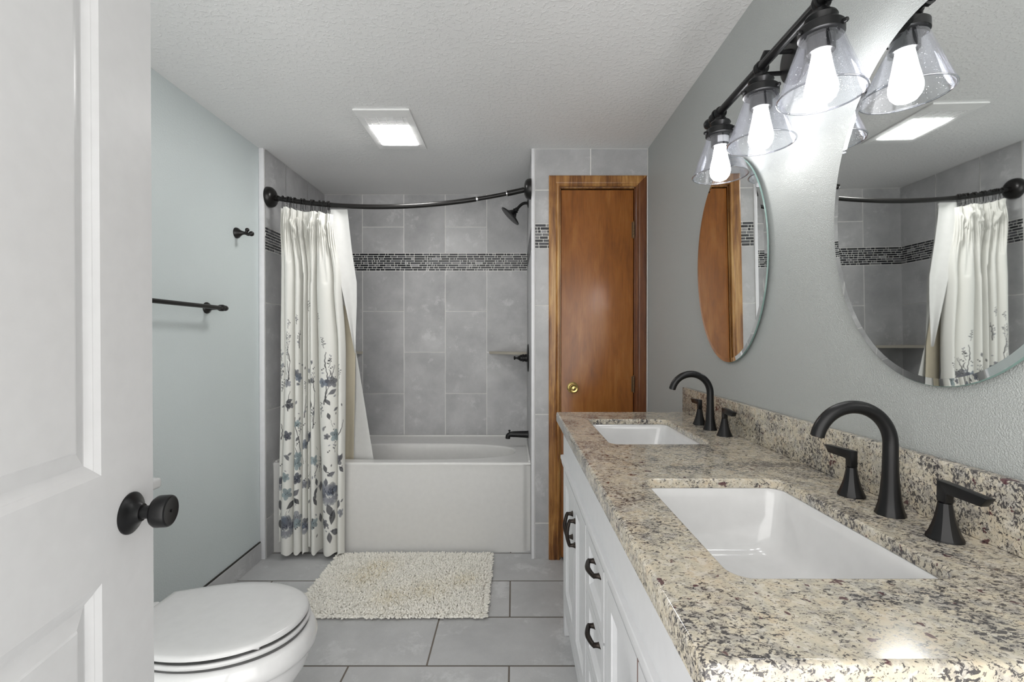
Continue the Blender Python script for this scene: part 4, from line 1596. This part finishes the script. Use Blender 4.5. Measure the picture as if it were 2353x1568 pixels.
# ------------------------------------------------------------------ mirrors
def make_mirror(yc, zc, Bh, label):
    th = .0115
    mr = thing('oval_mirror', label, 'mirror', (XR - .006, yc, zc - Bh), 'oval bevelled mirrors')
    A, B = .258, Bh
    n = 128
    def ring(q, d):
        pts = []
        for i in range(n):
            a = 2 * PI * i / n
            y_, z_ = (A - q) * math.cos(a), (B - q) * math.sin(a)
            # the mirror leans a little forward at its top
            pts.append((XR - .0105 - th * z_ - d, yc + y_, zc + z_))
        return pts
    MB().rings([ring(.0145, .0055), ], 0, False, cap0=True).build('mirror_glass', M['mirror'], mr)
    MB().rings([ring(.0144, .0055), ring(.0012, .0045)], 0, True).build('bevel', M['mirror'], mr, sharp=80)
    MB().rings([ring(.0012, .0045), ring(0, .0035), ring(0, 0), ring(.004, -.0005)], 0, True, cap1=True).build('glass_edge', M['glass_edge'], mr, sharp=60)
    return mr


make_mirror(.820, H + .262, .347, 'large oval frameless mirror nearest the viewer, cut by the frame')
make_mirror(1.617, H + .270, .353, 'oval frameless mirror by the closet door')

# ------------------------------------------------------------------ vanity light
BX, BZ = .650, H + .714
LY = [1.462, 1.222, .984]
vl_ = thing('vanity_light', 'three-lamp black bar light with clear glass cone shades', 'wall light', (XR, 1.235, H + .752))
MB().lathe([(0, 0), (.066, 0), (.066, .008), (.062, .016), (.05, .021), (0, .022)], axis_mtx((XR - .0005, 1.235, H + .752), (-1, 0, 0)), 48).build('back_plate', M['black'], vl_)
MB().lathe([(0, .02), (.010, .02), (.010, .028), (.006, .033), (0, .034)], axis_mtx((XR, 1.235, H + .800), (-1, 0, 0)), 20).build('plate_knob', M['black'], vl_)
for yy, zz2 in ((1.235, H + .767), (1.285, H + .737)):
    MB().tube([(XR - .018, yy, zz2), (BX + .02, yy, zz2 - .004), (BX, yy, BZ + .002)], .0062, 16).build('support_arm', M['black'], vl_)
MB().tube([(BX, LY[0] + .012, BZ), (BX, LY[2] - .03, BZ)], .0115, 24).build('bar', M['black'], vl_)
for s_, y0 in ((1, LY[0] + .010), (-1, LY[2] - .028)):
    MB().lathe([(0, 0), (.0175, 0), (.0195, .004), (.0175, .009), (.013, .011), (.013, .020), (.016, .024), (.017, .032), (.014, .040), (.0095, .043), (.0095, .050), (.013, .054), (.0165, .064), (.0165, .072), (.011, .083), (0, .087)],
               axis_mtx((BX, y0, BZ), (0, s_, 0)), 28).build('finial', M['black'], vl_)
ZR = H + .517                  # glass rim
for k, yy in enumerate(LY):
    T = Matrix.Translation((BX + .003, yy, 0))
    mb = MB()
    # collar on the bar, bell neck, cap over the glass, socket
    mb.lathe([(0, 0), (.0165, 0), (.0185, .004), (.0165, .010), (.0185, .014), (.0165, .019), (0, .019)], axis_mtx((BX + .003, yy - .0095, BZ), (0, 1, 0)), 24)
    mb.lathe([(0, BZ), (.011, BZ - .002), (.011, BZ - .016), (.017, BZ - .018), (.017, BZ - .024), (.0285, BZ - .029), (.031, BZ - .034), (.0275, BZ - .040), (.0235, BZ - .046), (.0225, BZ - .050), (.0415, BZ - .053), (.0435, BZ - .055), (.0435, BZ - .072), (.0385, BZ - .074), (0, BZ - .074)], T, 40)
    for a in (60, 180, 300):
        mb.lathe([(0, 0), (.005, 0), (.005, .008), (.0035, .010), (0, .010)], axis_mtx((BX + .003 + .0415 * math.cos(R(a)), yy + .0415 * math.sin(R(a)), BZ - .064), (math.cos(R(a)), math.sin(R(a)), 0)), 12)
    mb.lathe([(0, BZ - .070), (.0265, BZ - .070), (.0265, BZ - .104), (.0245, BZ - .106), (.020, BZ - .1055), (0, BZ - .1055)], T, 32)
    so = mb.build('socket', M['black'], vl_)
    if k == 0:
        st = MB()
        rg = []
        for zz3 in (BZ - .080, BZ - .100):
            rg.append([(BX + .003 + .0268 * math.cos(R(a)), yy + .0268 * math.sin(R(a)), zz3) for a in range(-130, -40, 6)])
        st.rings(rg, 0, True, closed=False)
        st.build('sticker', M['sticker'], so)['label'] = 'small pale paper sticker on the socket'
    mb = MB()
    zt2 = BZ - .072
    mb.lathe([(.036, zt2 - .000), (.0395, zt2 - .002), (.0415, zt2 - .008), (.0800, ZR + .006), (.0825, ZR + .001), (.0825, ZR - .002), (.0805, ZR - .003), (.0785, ZR), (.0385, zt2 - .010), (.036, zt2 - .004)], T, 64)
    mb.f = mb.f[:-2]
    mb.m, mb.s, mb.c = mb.m[:-2], mb.s[:-2], mb.c[:-2]
    shd = mb.build('lamp_shade', M['glass'], vl_, sharp=60)
    MB().tube([(BX + .003 + .0812 * math.cos(2 * PI * i / 72), yy + .0812 * math.sin(2 * PI * i / 72), ZR - .001) for i in range(72)], .0021, 10, 0, False, True).build('glass_rim', M['glass_rim'], shd)
    mb = MB()
    zb0 = BZ - .104
    mb.lathe([(.0, zb0 + .002), (.0165, zb0), (.0185, zb0 - .012), (.0225, zb0 - .036), (.0275, zb0 - .060), (.0300, zb0 - .074), (.0300, zb0 - .083), (.0270, zb0 - .095), (.0195, zb0 - .105), (.0095, zb0 - .1095), (.004, zb0 - .1105), (.002, zb0 - .1125), (0, zb0 - .1128)], T, 32)
    mb.build('light_bulb', M['bulb'], vl_)
